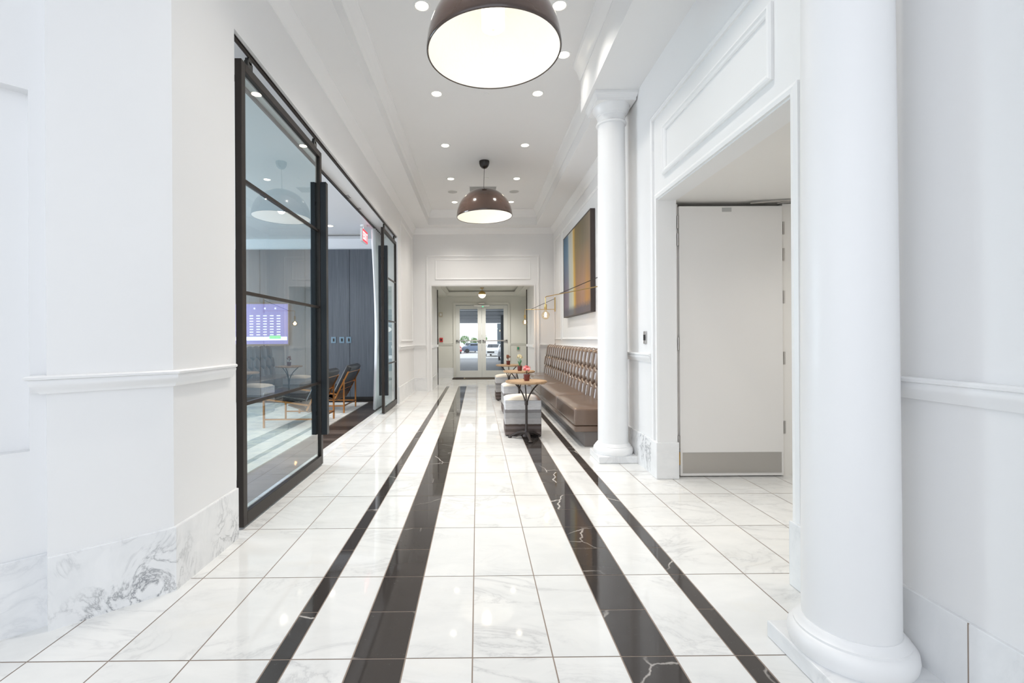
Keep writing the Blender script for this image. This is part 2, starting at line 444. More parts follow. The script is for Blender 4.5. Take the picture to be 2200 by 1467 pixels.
# little side passage behind the doorway
bm = nbm(); bx(bm, XR + .16, 3.3, YD0 - .15, YD0, 0, ZD); bx(bm, 3.3, 3.45, YD0 - .15, 4.4, 0, ZD); bx(bm, XR + .155, 3.3, 4.28, 4.40, 0, ZD)
struct('wall_passage', bm, JAMB, 'warm white side walls of the passage', 'wall')
struct('ceiling_passage', box(XR + .16, 3.45, YD0 - .15, 4.4, ZD, ZD + .1), JAMB, 'plain warm white passage ceiling', 'ceiling')
# casing around the doorway and its upper panel
CASP = [(0, 0), (0, .018), (.022, .026), (.030, .020), (.050, .020), (.056, .012), (.090, .012), (.094, 0)]
bm = nbm()
sweep(bm, [(YD1 + .13, .30), (YD1 + .13, 3.13), (YD0 - .13, 3.13), (YD0 - .13, .30)], [(d, h) for d, h in CASP[:5]] + [(.05, 0)], (0, 1, 0), (0, 0, 1), (-1, 0, 0), (XR, 0, 0))
sweep(bm, [(YD1 + .045, .30), (YD1 + .045, ZD + .055), (YD0 - .045, ZD + .055), (YD0 - .045, .30)], [(0, 0), (0, .014), (.02, .022), (.045, .018), (.045, 0)], (0, 1, 0), (0, 0, 1), (-1, 0, 0), (XR, 0, 0))
struct('trim_5', bm, TRIM, 'white casing around the right doorway and its overdoor panel', 'door casing')
bm = nbm(); panel_x(bm, XR, -1, 2.42, 3.85, 2.54, 2.945, [(d * 1.5, h * 1.5) for d, h in PANP])
struct('trim_6', bm, TRIM, 'raised rectangular panel above the right doorway', 'moulding')
bm = nbm(); bx(bm, XR - .034, XR + .02, YD0 - .13, YD0 + .008, 0, .312); struct('trim_7', bm, BASEM, 'marble plinth block on the near side of the right doorway', 'plinth block', bevel=.006)
bm = nbm(); bx(bm, XR - .03, XR + .165, YD1 - .012, YD1 + .12, 0, .312); struct('trim_8', bm, BASEM, 'marble plinth block on the far side of the right doorway', 'plinth block', bevel=.006)
bm = nbm(); sweep(bm, [(XR, YD0 - .13), (XR, BACK)], flip(BASEP))
for yy in (1.46, .70, -.1): bx(bm, XR - .0146, XR - .012, yy - .002, yy + .002, 0, .306, 1)
struct('baseboard_right_near', bm, [BASEM, GROUT], 'pale marble baseboard behind the near column', 'baseboard')
bm = nbm(); sweep(bm, [(XR, 4.95), (XR, YD1 + .12)], flip(BASEP)); struct('baseboard_right', bm, VEINM, 'marble baseboard behind the far column', 'baseboard')
bm = nbm(); sweep(bm, [(XR, YD0 - .14), (XR, BACK)], flip(RAILP)); struct('trim_9', bm, TRIM, 'white chair rail on the near right wall', 'chair rail', smooth=True)
bm = nbm(); sweep(bm, [(XR, 4.95), (XR, YD1 + .135)], flip(RAILP)); struct('trim_10', bm, TRIM, 'short white chair rail behind the far column', 'chair rail', smooth=True)
bm = nbm(); sweep(bm, [(1.43, YE), (XA, YE), (XA, 4.95)], flip(RAILP)); struct('trim_11', bm, TRIM, 'white chair rail above the leather bench', 'chair rail', smooth=True)
bm = nbm(); sweep(bm, [(1.43, YE), (XA, YE), (XA, 4.95)], flip(BASEP)); struct('baseboard_right_far', bm, BASEM, 'marble baseboard right of the far doorway', 'baseboard')
bm = nbm(); panel_x(bm, XA, -1, 5.30, 9.68, 1.17, 3.42, [(d * 1.3, h * 1.3) for d, h in PANP]); struct('trim_12', bm, TRIM, 'large panel moulding behind the painting', 'moulding')
bm = nbm(); panel_x(bm, XA, -1, 9.86, 10.66, 1.17, 3.42); struct('trim_13', bm, TRIM, 'narrow panel moulding beside the small wall lamp', 'moulding')

# ------------------------------------------------------------------ end wall and vestibule
XO0, XO1, ZO, ZV = -1.05, 1.31, 2.42, 2.48
bm = nbm()
bx(bm, XL - .1, XO0, YE, 12.28, 0, 3.9); bx(bm, XO1, XA + .1, YE, 12.28, 0, 3.9); bx(bm, XO0, XO1, YE, YE + .18, ZO, 3.9)
struct('wall_back', bm, PAINT, 'white end wall with a wide cased opening', 'wall')
bm = nbm()
sweep(bm, [(XO1 + .12, 0), (XO1 + .12, 3.12), (XO0 - .12, 3.12), (XO0 - .12, 0)], [(0, 0), (0, .022), (.02, .026), (.026, .018), (.04, .014), (.04, 0)], (1, 0, 0), (0, 0, 1), (0, -1, 0), (0, YE, 0))
sweep(bm, [(XO1 + .028, 0), (XO1 + .028, ZO + .028), (XO0 - .028, ZO + .028), (XO0 - .028, 0)], [(0, 0), (0, .02), (.028, .014), (.028, 0)], (1, 0, 0), (0, 0, 1), (0, -1, 0), (0, YE, 0))
panel_y(bm, YE, -.965, 1.235, 2.56, 3.03)
struct('trim_14', bm, TRIM, 'casing and overdoor panel of the far opening', 'door casing')
bm = nbm()
for X, s in ((XO0, 1), (XO1, -1)):
    a = 0; bx(bm, min(X, X + s * .012), max(X, X + s * .012), YE + .02, 12.2, 0, .306)
struct('baseboard_jamb', bm, BASEM, 'marble base inside the far opening', 'baseboard')
bm = nbm()
for X, s in ((XO0, 1), (XO1, -1)): bx(bm, min(X, X + s * .03), max(X, X + s * .03), YE + .05, 12.28, .99, 1.05)
struct('trim_15', bm, TRIM, 'chair rail inside the far opening', 'chair rail')
bm = nbm()
for X, s in ((XO0, 1), (XO1, -1)): bx(bm, min(X, X + s * .022), max(X, X + s * .022), 12.281, 12.32, 0, ZV - .001)
struct('trim_16', bm, DMET, 'thin dark metal edge at the inner end of the far opening', 'metal edge')
VX0, VX1, YV, ZV = -1.25, 1.55, 14.40, 2.48
DX0, DX1, DZ = -.665, .935, 2.235
bm = nbm()
bx(bm, VX0 - .12, VX0, 12.28, YV + .12, 0, 2.9); bx(bm, VX1, VX1 + .12, 12.28, YV + .12, 0, 2.9)
struct('wall_vestibule_side', bm, VPAINT, 'side walls of the vestibule', 'wall')
bm = nbm(); bx(bm, VX0, DX0, YV, YV + .12, 0, 2.9); bx(bm, DX1, VX1, YV, YV + .12, 0, 2.9); bx(bm, DX0, DX1, YV, YV + .12, DZ, 2.9)
struct('wall_vestibule', bm, VPAINT, 'vestibule wall around the glass entrance doors', 'wall')
bm = nbm(); TX0, TX1, TY0, TY1 = -.90, 1.16, 11.45, 14.08
bx(bm, VX0, XO0, 12.3, YV, ZV, ZV + .25); bx(bm, XO0, TX0, YE + .18, YV, ZV, ZV + .25); bx(bm, XO1, VX1, 12.3, YV, ZV, ZV + .25); bx(bm, TX1, XO1, YE + .18, YV, ZV, ZV + .25); bx(bm, TX0, TX1, YE + .18, TY0, ZV, ZV + .25); bx(bm, TX0, TX1, TY1, YV, ZV, ZV + .25)
bx(bm, TX0, TX1, TY0, TY1, ZV + .16, ZV + .25)
sweep(bm, [(TX0, TY0), (TX1, TY0), (TX1, TY1), (TX0, TY1)], [(0, ZV + .02), (.01, ZV + .02), (.03, ZV + .06), (.05, ZV + .10), (.055, ZV + .12), (0, ZV + .12)], closed=True)
struct('ceiling_vestibule', bm, VPAINT, 'vestibule ceiling with a shallow tray', 'ceiling')
bm = nbm(); sweep(bm, [(VX0, 12.33), (VX0, YV), (DX0 - .07, YV)], flip(BASEP)); sweep(bm, [(DX1 + .07, YV), (VX1, YV), (VX1, 12.33)], flip(BASEP))
struct('baseboard_vestibule', bm, BASEM, 'marble baseboard in the vestibule', 'baseboard')
bm = nbm(); sweep(bm, [(VX0, 12.33), (VX0, YV), (DX0 - .07, YV)], flip(RAILP)); sweep(bm, [(DX1 + .07, YV), (VX1, YV), (VX1, 12.33)], flip(RAILP))
struct('trim_17', bm, VPAINT, 'chair rail in the vestibule', 'chair rail')
bm = nbm(); sweep(bm, [(DX1 + .07, 0), (DX1 + .07, DZ + .07), (DX0 - .07, DZ + .07), (DX0 - .07, 0)], [(0, 0), (0, .025), (.07, .018), (.07, 0)], (1, 0, 0), (0, 0, 1), (0, -1, 0), (0, YV, 0))
struct('trim_18', bm, VPAINT, 'casing around the glass entrance doors', 'door casing')

# glass entrance doors
DOORM = paint('entrance_door_paint', (.72, .73, .71), .4)
def letter_oval(bm, cx, cz, y):
    lathe(bm, [(0, 0), (.105, 0), (.105, .002), (0, .002)], seg=36, M=Matrix.Translation((cx, y, cz)) @ Matrix.Diagonal((1, 1, .70, 1)) @ Matrix.Rotation(PI / 2, 4, 'X'))
FROST = emit('frosted_white_decal', (.85, .9, .92), .25)
for i, (x0, x1, side) in enumerate(((DX0, .133, -1), (.137, DX1, 1))):
    t = thing('door_%d' % (i + 1), '%s leaf of the white framed glass entrance doors' % ('left', 'right')[i], 'door', ((x0 + x1) / 2, YV + .06, 0), kind='structure')
    w = (x1 - x0) / 2
    bm = nbm(); sl = .135 if side < 0 else .11; sr = .11 if side < 0 else .135
    sl, sr = .125, .125
    bx(bm, -w, -w + sl, -.025, .025, .012, DZ - .01); bx(bm, w - sr, w, -.025, .025, .012, DZ - .01)
    bx(bm, -w + sl, w - sr, -.025, .025, .012, .215); bx(bm, -w + sl, w - sr, -.025, .025, DZ - .125, DZ - .01)
    obj('frame', bm, DOORM, t, bevel=.004)
    obj('pane', box(-w + sl, w - sr, -.004, .004, .215, DZ - .125), CGLASS, t)
    bm = nbm(); letter_oval(bm, (0.0 if side < 0 else -.02), 1.50, -.0045)
    obj('oval_decal', bm, FROST, t, label='white oval emblem on the door glass')
    bm = nbm(); bx(bm, -w + .02, w - .02, -.075, -.05, 1.115, 1.15); bx(bm, -w + .02, -w + .07, -.075, -.026, 1.10, 1.165); bx(bm, w - .07, w - .02, -.075, -.026, 1.10, 1.165)
    obj('push_bar', bm, CHROME, t, bevel=.004, label='steel push bar')
    bm = nbm(); hx = side * -1 * (w - .055); tube(bm, [(hx, .08, 1.22), (hx, .08, .78)], .014); tube(bm, [(hx, .026, 1.15), (hx, .08, 1.15)], .01); tube(bm, [(hx, .026, .85), (hx, .08, .85)], .01)
    obj('pull_handle', bm, CHROME, t, smooth=True, label='outer steel pull handle')
t = thing('motion_sensor', 'long white sensor box with a green light above the glass entrance doors', 'sensor', (.135, YV - .019, 2.20))
obj('housing', box(-.24, .24, -.06, -.002, -.03, .03), WHITEP, t, bevel=.008)
obj('indicator', box(.02, .05, -.066, -.06, -.036, -.014), E_GREEN, t, label='green light')
obj('cover', box(-.09, .09, -.05, -.002, .05, .09), CHROME, t)
def device(name, label, cat, loc, w, h, m, m2, inset=.5, facing='y'):
    t = thing(name, label, cat, loc)
    if facing == 'y':
        obj('plate', box(-w / 2, w / 2, -.03, 0, -h / 2, h / 2), m, t, bevel=.003)
        obj('face', box(-w / 2 * inset, w / 2 * inset, -.042, -.03, -h / 2 * inset, h / 2 * inset), m2, t)
    else:
        obj('plate', box(-.008, 0, -w / 2, w / 2, -h / 2, h / 2), m, t, bevel=.002)
        obj('face', box(-.016, -.008, -w / 2 * inset, w / 2 * inset, -h / 2 * inset, h / 2 * inset), m2, t)
    return t
device('fire_alarm_pull', 'red fire alarm pull station on the wall left of the glass doors', 'fire alarm', (-1.11, YV - .001, 1.165), .10, .13, REDP, BLACK, .45)
device('alarm_strobe', 'beige alarm strobe high on the wall left of the glass doors', 'strobe', (-1.12, YV - .001, 1.94), .11, .14, BEIGEP, WHITEP)
device('door_release_button', 'green push button plate on the wall right of the glass doors', 'button', (1.245, YV - .001, .895), .08, .13, BEIGEP, GREENP, .6)
device('light_switch', 'steel light switch plate on the wall behind the far column', 'light switch', (XR - .001, 4.30, 1.205), .07, .115, CHROME, BLACK, .45, 'x')
t = thing('entrance_mat', 'dark brown doormat with a tan border line at the glass doors', 'mat', (.133, 14.08, 0))
obj('pile', box(-.88, .88, -.28, .28, .0, .012), mat('brown_mat', (.035, .025, .02), .95), t)
bm = nbm()
for a in ((-.55, .75, -.20, -.16), (-.55, .75, .16, .20), (-.55, -.51, -.16, .16), (.71, .75, -.16, .16)): bx(bm, *a, .012, .014)
obj('border', bm, mat('tan_mat_border', (.30, .24, .16), .9), t, label='tan border line')
t = thing('globe_ceiling_light', 'brass and opal glass globe ceiling light in the vestibule', 'ceiling light', (.14, 13.3, ZV + .16))
bm = nbm(); lathe(bm, [(0, 0), (.055, 0), (.055, -.018), (.012, -.022), (.012, -.06), (0, -.06)]); obj('canopy', bm, BRASS, t, smooth=True)
R = .105; cz = -.19
bm = nbm(); lathe(bm, [(0, cz + R)] + [(R * math.sin(a), cz + R * math.cos(a)) for a in [PI / 2 * i / 12 for i in range(1, 13)]] + [(R * .96, cz)], seg=32); obj('brass_cap', bm, BRASS, t, smooth=True)
bm = nbm(); lathe(bm, [(R * .985 * math.sin(a), cz - .001 - R * .985 * math.cos(a)) for a in [PI / 2 * i / 12 for i in range(12, -1, -1)]], seg=32); obj('opal_shade', bm, E_GLOBE, t, smooth=True)

# ------------------------------------------------------------------ ceilings
bm = nbm()
bx(bm, -7.0, -1.075, BACK, 2.86, ZS, 4.3); bx(bm, XL - .29, -1.075, 2.86, YE, ZS, 4.3)
bx(bm, -1.075, 1.335, 10.44, YE, ZS, 4.3); bx(bm, 1.335, XA + .15, YB, YE, ZS, 4.3)
bx(bm, 1.10, XR + .16, BACK, YB, ZB, 4.3)
bx(bm, -1.075, 1.335, BACK, 10.44, ZT, 4.3)
struct('ceiling', bm, CEIL, 'white tray ceiling with soffits', 'ceiling')
bm = nbm()
CRA = [(0, -.130), (.006, -.130), (.012, -.118), (.020, -.112), (.030, -.085), (.048, -.055), (.066, -.030), (.070, -.018), (.078, -.012), (.080, 0), (0, 0)]
CRB = [(0, -.160), (.006, -.160), (.012, -.148), (.020, -.140), (.026, -.105), (.046, -.060), (.066, -.038), (.070, -.024), (.080, -.018), (.085, -.010), (.085, 0), (0, 0)]
sweep(bm, [(XL, YC - .0), (XL, YE), (XA, YE), (XA, 4.95)], [(-d, ZS + z) for d, z in CRA])
struct('trim_19', bm, TRIM, 'white crown moulding between the walls and the soffit', 'crown moulding', smooth=True)
bm = nbm(); sweep(bm, [(-1.075, BACK), (-1.075, 10.44), (1.335, 10.44), (1.335, YB)], [(-d, ZT + z) for d, z in CRB])
sweep(bm, [(1.10, YB), (1.10, BACK)], [(-d, ZT + z) for d, z in CRB])
struct('trim_20', bm, TRIM, 'white crown moulding inside the tray ceiling', 'crown moulding', smooth=True)

# ------------------------------------------------------------------ columns
def column(loc, label):
    t = thing('column', label, 'column', loc, group='round white columns')
    obj('plinth', box(-.188, .188, -.186, .186, 0, .066), BASEM, t, bevel=.006)
    r0, r1, H = .146, .131, ZB
    bm = nbm(); lathe(bm, [(.0, .066), (.183, .066), (.189, .079), (.192, .099), (.189, .122), (.178, .136), (.171, .140), (.171, .148), (.163, .153), (.158, .163), (.149, .172), (0, .172)], seg=64); obj('base', bm, TRIM, t, smooth=True)
    prof = [(0, .165), (r0, .165)]
    for i in range(1, 13):
        k = i / 12; prof.append((r0 + (r1 - r0) * (k ** 1.5), 165e-3 + (H - .37 - .165) * k))
    prof += [(r1, H - .19), (0, H - .19)]
    bm = nbm(); lathe(bm, prof, seg=64); obj('shaft', bm, TRIM, t, smooth=True)
    z = H - .26
    bm = nbm(); lathe(bm, [(0, z), (r1 + .004, z), (r1 + .014, z + .006), (r1 + .017, z + .016), (r1 + .012, z + .026), (r1 + .003, z + .030), (r1 + .003, z + .085), (r1 + .010, z + .090), (r1 + .012, z + .098), (r1 + .018, z + .102), (r1 + .030, z + .125), (r1 + .044, z + .150), (r1 + .050, z + .170), (r1 + .050, z + .176), (0, z + .176)], seg=64); obj('capital', bm, TRIM, t, smooth=True)
    bm = nbm(); a = .188; sq = [(-a, -a), (a, -a), (a, a), (-a, a)]
    bx(bm, -a, a, -a, a, z + .176, H - .035)
    sweep(bm, sq, flip([(0, H - .06), (.004, H - .055), (.012, H - .035), (.018, H - .030), (.022, H - .02), (.022, H - .0005), (0, H - .0005)]), closed=True)
    obj('abacus', bm, TRIM, t)
    return t
column((1.345, 4.665, 0), 'white round column at the near end of the leather bench')
column((1.348, 1.70, 0), 'large white round column in the right foreground')

# ------------------------------------------------------------------ sliding glass panels on a track
def slider(idx, y0, y1, label, handle_y):
    t = thing('door_%d' % idx, label, 'sliding door', (-1.512, y0, 0), kind='structure')
    L = y1 - y0; w = .052; dp = .022; z0, z1 = .012, 2.995
    bm = nbm(); bx(bm, -dp, dp, 0, w, z0, z1); bx(bm, -dp, dp, L - w, L, z0, z1); bx(bm, -dp, dp, w, L - w, z1 - .055, z1); bx(bm, -dp, dp, w, L - w, z0, z0 + .085)
    obj('frame', bm, DMET, t, bevel=.003)
    zs = (.79, 1.51, 2.235)
    bm = nbm()
    for z in zs: bx(bm, -.014, .014, w, L - w, z - .011, z + .011)
    obj('muntin', bm, DMET, t)
    obj('pane', box(-.005, .005, w, L - w, z0 + .085, z1 - .055), GLASS, t)
    hy = handle_y - y0
    for s in (-1, 1):
        bm = nbm(); x = s * .066
        a_, b_ = (.028, .080) if s > 0 else (-.064, -.028)
        bx(bm, a_, b_, hy - .03, hy + .03, .30, 2.70)
        for z in (.5, 1.5, 2.5): bx(bm, min(s * .02, s * .03), max(s * .02, s * .03), hy - .012, hy + .012, z - .02, z + .02)
        obj('pull_handle', bm, BLUEMET, t, label='tall blackened steel pull handle')
    for y in (.14, L - .14):
        bm = nbm(); bx(bm, -.012, .012, y - .035, y + .035, z1, z1 + .05); tube(bm, [(0, y, z1 + .04), (0, y, 3.085)], .008)
        lathe(bm, [(0, -.012), (.024, -.012), (.024, .012), (0, .012)], seg=20, M=Matrix.Translation((0, y, 3.055)) @ Matrix.Rotation(PI / 2, 4, 'Y'))
        obj('hanger', bm, BLACK, t, smooth=True)
    return t
slider(3, 2.985, 4.52, 'near sliding glass panel with dark metal frame and tall handle', 4.49)
slider(4, 7.50, 8.69, 'far sliding glass panel with dark metal frame beside the end wall', 7.53)
bm = nbm(); tube(bm, [(0, 2.87, 0), (0, 8.71, 0)], .011); 
t = thing('sliding_door_track', 'dark metal rail hanging from the header above the sliding glass panels', 'rail', (-1.505, 0, 3.082))
obj('rail', bm, DMET, t, smooth=True)
bm = nbm(); bx(bm, -.012, .012, 2.87, 8.71, .011, .018); obj('mounting_strip', bm, DMET, t)
t = thing('curtain_rail', 'thin dark curtain rail at the lounge side of the header', 'rail', (-1.735, 0, 3.06))
bm = nbm(); bx(bm, -.01, .01, 2.87, 8.71, .012, .039); obj('rail', bm, DMET, t)
for y in (6.15, 6.20, 6.25, 6.75, 6.80):
    bm = nbm(); tube(bm, [(.009, y, .02), (.06, y, .03)], .003, 6); obj('clip', bm, DMET, t)
# curtain, gathered at the far end of the opening
bm = nbm(); n = 90; rows = 14; V = []
for j in range(rows + 1):
    z = .02 + (3.05 - .02) * j / rows; k = 1 - .35 * math.sin(PI * min(1, j / rows * 1.05)) ; r = []
    for i in range(n + 1):
        s = i / n; y = 8.45 - (.62 * k) * (1 - s); x = -1.735 + .045 * math.sin(s * 22 * PI / 2 + .4 * math.sin(z * 2)) * (.6 + .4 * z / 3)
        r.append(bm.verts.new((x + 1.735, y - 8.2, z)))
    V.append(r)
for j in range(rows):
    for i in range(n): bm.faces.new((V[j][i], V[j][i + 1], V[j + 1][i + 1], V[j + 1][i]))
o = obj('curtain', bm, CURT, smooth='all', loc=(-1.735, 8.2, 0)); sm = o.modifiers.new('s', 'SOLIDIFY'); sm.thickness = .003
tag(o, 'white floor length curtain gathered behind the far sliding glass panel', 'curtain')

# ------------------------------------------------------------------ lounge behind the glass
ZL = 3.15
bm = nbm(); bx(bm, -7.0, -1.76, 9.12, 9.27, 0, 3.4)
struct('wall_lounge_back', bm, ROOMCEIL, 'back wall of the lounge', 'wall')
bm = nbm(); x = -2.47
while x > -6.9: x -= .0; break
edges = [-7.0, -6.0, -5.1, -4.2, -3.33, -2.47, -1.765]
for a, b in zip(edges, edges[1:]): bx(bm, a + .004, b - .004, 9.09, 9.12, .09, 2.945)
bx(bm, -7.0, -1.765, 9.10, 9.12, 0, .09, 1); bx(bm, -7, -1.765, 9.112, 9.12, .09, 2.945, 1)
struct('trim_21', bm, [PANELW, BLACK], 'dark wood veneer panelling on the lounge wall', 'wall panelling')
bm = nbm(); bx(bm, -7.0, -1.9, 2.75, 2.9, 0, 3.4)
struct('wall_lounge_front', bm, PAINT, 'front wall of the lounge', 'wall')
bm = nbm(); WY0, WY1, WZ0, WZ1 = 3.6, 8.2, .5, 2.8
bx(bm, -7.15, -7.0, 2.75, WY0, 0, 3.4); bx(bm, -7.15, -7.0, WY1, 9.27, 0, 3.4); bx(bm, -7.15, -7.0, WY0, WY1, 0, WZ0); bx(bm, -7.15, -7.0, WY0, WY1, WZ1, 3.4)
struct('wall_lounge_left', bm, PAINT, 'window wall of the lounge', 'wall')
t = thing('window_1', 'wide lounge window', 'window', (-7.08, (WY0 + WY1) / 2, WZ0), kind='structure')
bm = nbm(); L = WY1 - WY0; h = WZ1 - WZ0
for a in ((-L / 2, -L / 2 + .06), (L / 2 - .06, L / 2), (-.03, .03)): bx(bm, -.03, .03, a[0], a[1], 0, h)
bx(bm, -.03, .03, -L / 2 + .06, -.03, 0, .06); bx(bm, -.03, .03, .03, L / 2 - .06, 0, .06); bx(bm, -.03, .03, -L / 2 + .06, -.03, h - .06, h); bx(bm, -.03, .03, .03, L / 2 - .06, h - .06, h)
obj('window_frame', bm, DMET, t)
struct('ceiling_lounge', box(-7.15, -1.76, 2.75, 9.27, ZL, ZL + .1), ROOMCEIL, 'pale lounge ceiling', 'ceiling')
t = thing('ceiling_diffuser', 'grey slot air diffuser in the lounge ceiling', 'vent', (-2.55, 8.75, ZL))
obj('frame', box(-.42, .42, -.07, .07, -.012, 0), VENTM, t)
obj('slot', box(-.40, .40, -.02, .02, -.014, -.012), BLACK, t)
# EXIT sign: letters built as strokes
t = thing('exit_sign', 'red and white EXIT sign hanging below the lounge ceiling', 'exit sign', (-1.93, 8.03, ZL))
bm = nbm(); lathe(bm, [(0, 0), (.06, 0), (.06, -.02), (.015, -.03), (.015, -.085), (0, -.085)], seg=20); obj('mount', bm, WHITEP, t, smooth=True)
obj('housing', box(-.02, .02, -.18, .18, -.30, -.085), WHITEP, t, bevel=.004)
bm = nbm(); bx(bm, .0205, .0225, -.172, .172, -.292, -.093); obj('face', bm, E_EXIT, t, label='red face')
def stroke_text(word, h, wd):
    bm = nbm(); th = h * .17; y = -(len(word) * wd * 1.0) / 2 + wd * .1
    for ch in word:
        w = wd * .75
        def H(z, a=0, b=1): bx(bm, 0, .0015, y + w * a, y + w * b, z, z + th)
        def Vv(p): bx(bm, 0, .0015, y + p - th / 2, y + p + th / 2, 0, h)
        if ch == 'E': Vv(th / 2); H(0); H(h / 2 - th / 2); H(h - th)
        if ch == 'I': Vv(w / 2)
        if ch == 'T': Vv(w / 2); H(h - th)
        if ch == 'X': bar(bm, (.0007, y, 0), (.0007, y + w, h), .0016, th); bar(bm, (.0007, y + w, 0), (.0007, y, h), .0016, th)
        y += wd
    return bm
o = obj('lettering', stroke_text('EXIT', .13, .078), E_WHITE, t, loc=(.0226, 0, -.258), label='white letters reading EXIT')
t = thing('wall_screen', 'large wall screen showing rows of small pale text in the lounge', 'screen', (-4.30, 9.085, 1.09))
obj('bezel', box(-.67, .67, -.04, 0, 0, .83), mat('bronze_bezel', (.12, .09, .07), .4), t, bevel=.004)
obj('display', box(-.655, .655, -.043, -.04, .03, .80), SCREEN, t)
bm = nbm()
for c in range(9):
    for r in range(8): bx(bm, -.60 + c * .13, -.60 + c * .13 + .07, -.045, -.043, .20 + r * .052, .20 + r * .052 + .018)
bx(bm, -.64, .64, -.045, -.043, .10, .17)
for c in range(6): bx(bm, -.6 + c * .2, -.6 + c * .2 + .03, -.045, -.043, .70, .73)
obj('text_rows', bm, SCREENT, t)
bm = nbm(); bx(bm, .30, .52, -.046, -.0451, .13, .19); obj('green_block', bm, SCREENG, t)
t = thing('wall_socket_plate', 'blue grey switch plate on the dark lounge panelling, leftmost of three', 'switch plate', (-2.78, 9.089, 1.19), group='switch plates on the dark panelling')
def plate(t):
    obj('plate', box(-.045, .045, -.008, 0, -.06, .06), mat('blue_steel_plate', (.18, .26, .32), .3, .8), t, bevel=.002)
    obj('rocker', box(-.015, .015, -.014, -.008, -.03, .03), BLACK, t)
plate(t)
dup(t, (-2.62, 9.089, 1.19), label='blue grey switch plate on the dark lounge panelling, middle of three')
dup(t, (-2.485, 9.089, 1.19), label='blue grey switch plate on the panel seam, rightmost of three')
tag(obj('area_rug', box(-2.3, 2.3, -2.45, 2.45, 0, .012), RUG, loc=(-4.37, 6.42, 0)), 'cream and grey wool rug under the lounge chairs', 'rug')

def lounge_chair(loc, label):
    t = thing('lounge_chair', label, 'chair', loc, group='black leather lounge chairs')
    # local: back towards +X, seat towards -X, width along Y ; rear legs at x=0
    W = .36; b = .022; k = .013
    for x in (0, -.72):
        for s in (-1, 1):
            bm = nbm(); bx(bm, x - b / 2, x + b / 2, s * W - b / 2, s * W + b / 2, 0, .545 if x == 0 else .40); obj('leg', bm, COPPER, t)
    bm = nbm()
    for s in (-1, 1):
        bar(bm, (.075, s * W, .665), (-.145, s * W, .23), .020, .024)
        bar(bm, (-.72, s * W, .39), (-.10, s * W, .30), .020, .022)
        bar(bm, (-.71, s * W, .115), (-.01, s * W, .115), .018, .018)
    bar(bm, (0, -W, .115), (0, W, .115), .018, .018); bar(bm, (.072, -W, .66), (.072, W, .66), .018, .018)
    bar(bm, (-.02, -W, .47), (-.02, W, .47), .014, .014); bar(bm, (-.07, -W, .37), (-.07, W, .37), .014, .014); bar(bm, (-.72, -W, .39), (-.72, W, .39), .018, .018)
    obj('frame', bm, COPPER, t)
    def slab(p, q, th, w):
        bm = nbm(); bar(bm, p, q, w, th); return bm
    bk = obj('backrest', slab((-.175, 0, .26), (.075, 0, .76), .10, .66), BLEATHER, t, bevel=.035, seg=4, smooth='all')
    st = obj('seat', slab((-.76, 0, .44), (-.10, 0, .31), .10, .66), BLEATHER, t, bevel=.035, seg=4, smooth='all')
    bm = nbm(); bar(bm, (-.42, 0, .30), (-.14, 0, .20), .60, .012); bar(bm, (-.14, 0, .20), (-.09, 0, .34), .60, .012); obj('sling', bm, mat('tan_sling', (.13, .065, .03), .5), t, label='brown leather sling under the seat')
    return t
c1 = lounge_chair((-2.165, 7.96, .012), 'black leather lounge chair with copper frame, farther of the two')
dup(c1, (-2.165, 6.70, .012), label='black leather lounge chair with copper frame, nearer and half behind the handle')

# ------------------------------------------------------------------ passage door
t = thing('door_5', 'plain pale passage door with steel kick plate', 'door', (2.19, 4.052, 0), kind='structure')
obj('leaf', box(-.447, .447, -.022, .022, .010, 2.335), DOORP, t, bevel=.003)
obj('kick_plate', box(-.427, .427, -.0245, -.0222, .035, .212), CHROME, t, label='brushed steel kick plate')
obj('stop', box(-.075, .005, -.026, -.0222, 2.285, 2.32), VENTM, t, label='small grey plate near the top')
for z in (.16, .30, 1.15, 2.05, 2.2):
    bm = nbm(); tube(bm, [(-.455, -.012, z - .055), (-.455, -.012, z + .055)], .008, 8); bx(bm, -.449, -.444, -.02, .015, z - .055, z + .055); obj('hinge', bm, BRASS if z in (.16,) else CHROME, t)
bm = nbm(); bx(bm, 1.700, 1.742, 4.06, 4.28, 0, 2.36); bx(bm, 2.655, 2.80, 4.06, 4.28, 0, 2.36); bx(bm, 1.742, 2.655, 4.20, 4.28, 0, 2.36); bx(bm, 2.80, 3.30, 4.15, 4.28, 0, 2.36)
struct('trim_22', bm, JAMB, 'pale door jambs of the passage door', 'door jamb')
bm = nbm()
for z in (.42, 1.02, 1.55, 1.92, 2.15): bx(bm, 2.657, 2.672, 4.054, 4.06, z - .055, z + .055)
struct('trim_23', bm, CHROME, 'row of steel strike plates on the passage door jamb', 'hinge plates')
t = thing('door_closer', 'steel door closer arm above the passage door', 'door closer', (2.50, 4.02, 2.352))
bm = nbm(); bar(bm, (-.15, 0, 0), (.32, -.08, .012), .022, .008); bar(bm, (.32, -.08, .012), (.12, .05, .012), .018, .008); obj('arm', bm, CHROME, t)
obj('bracket', box(.27, .35, -.10, -.05, .006, .0225), DMET, t)

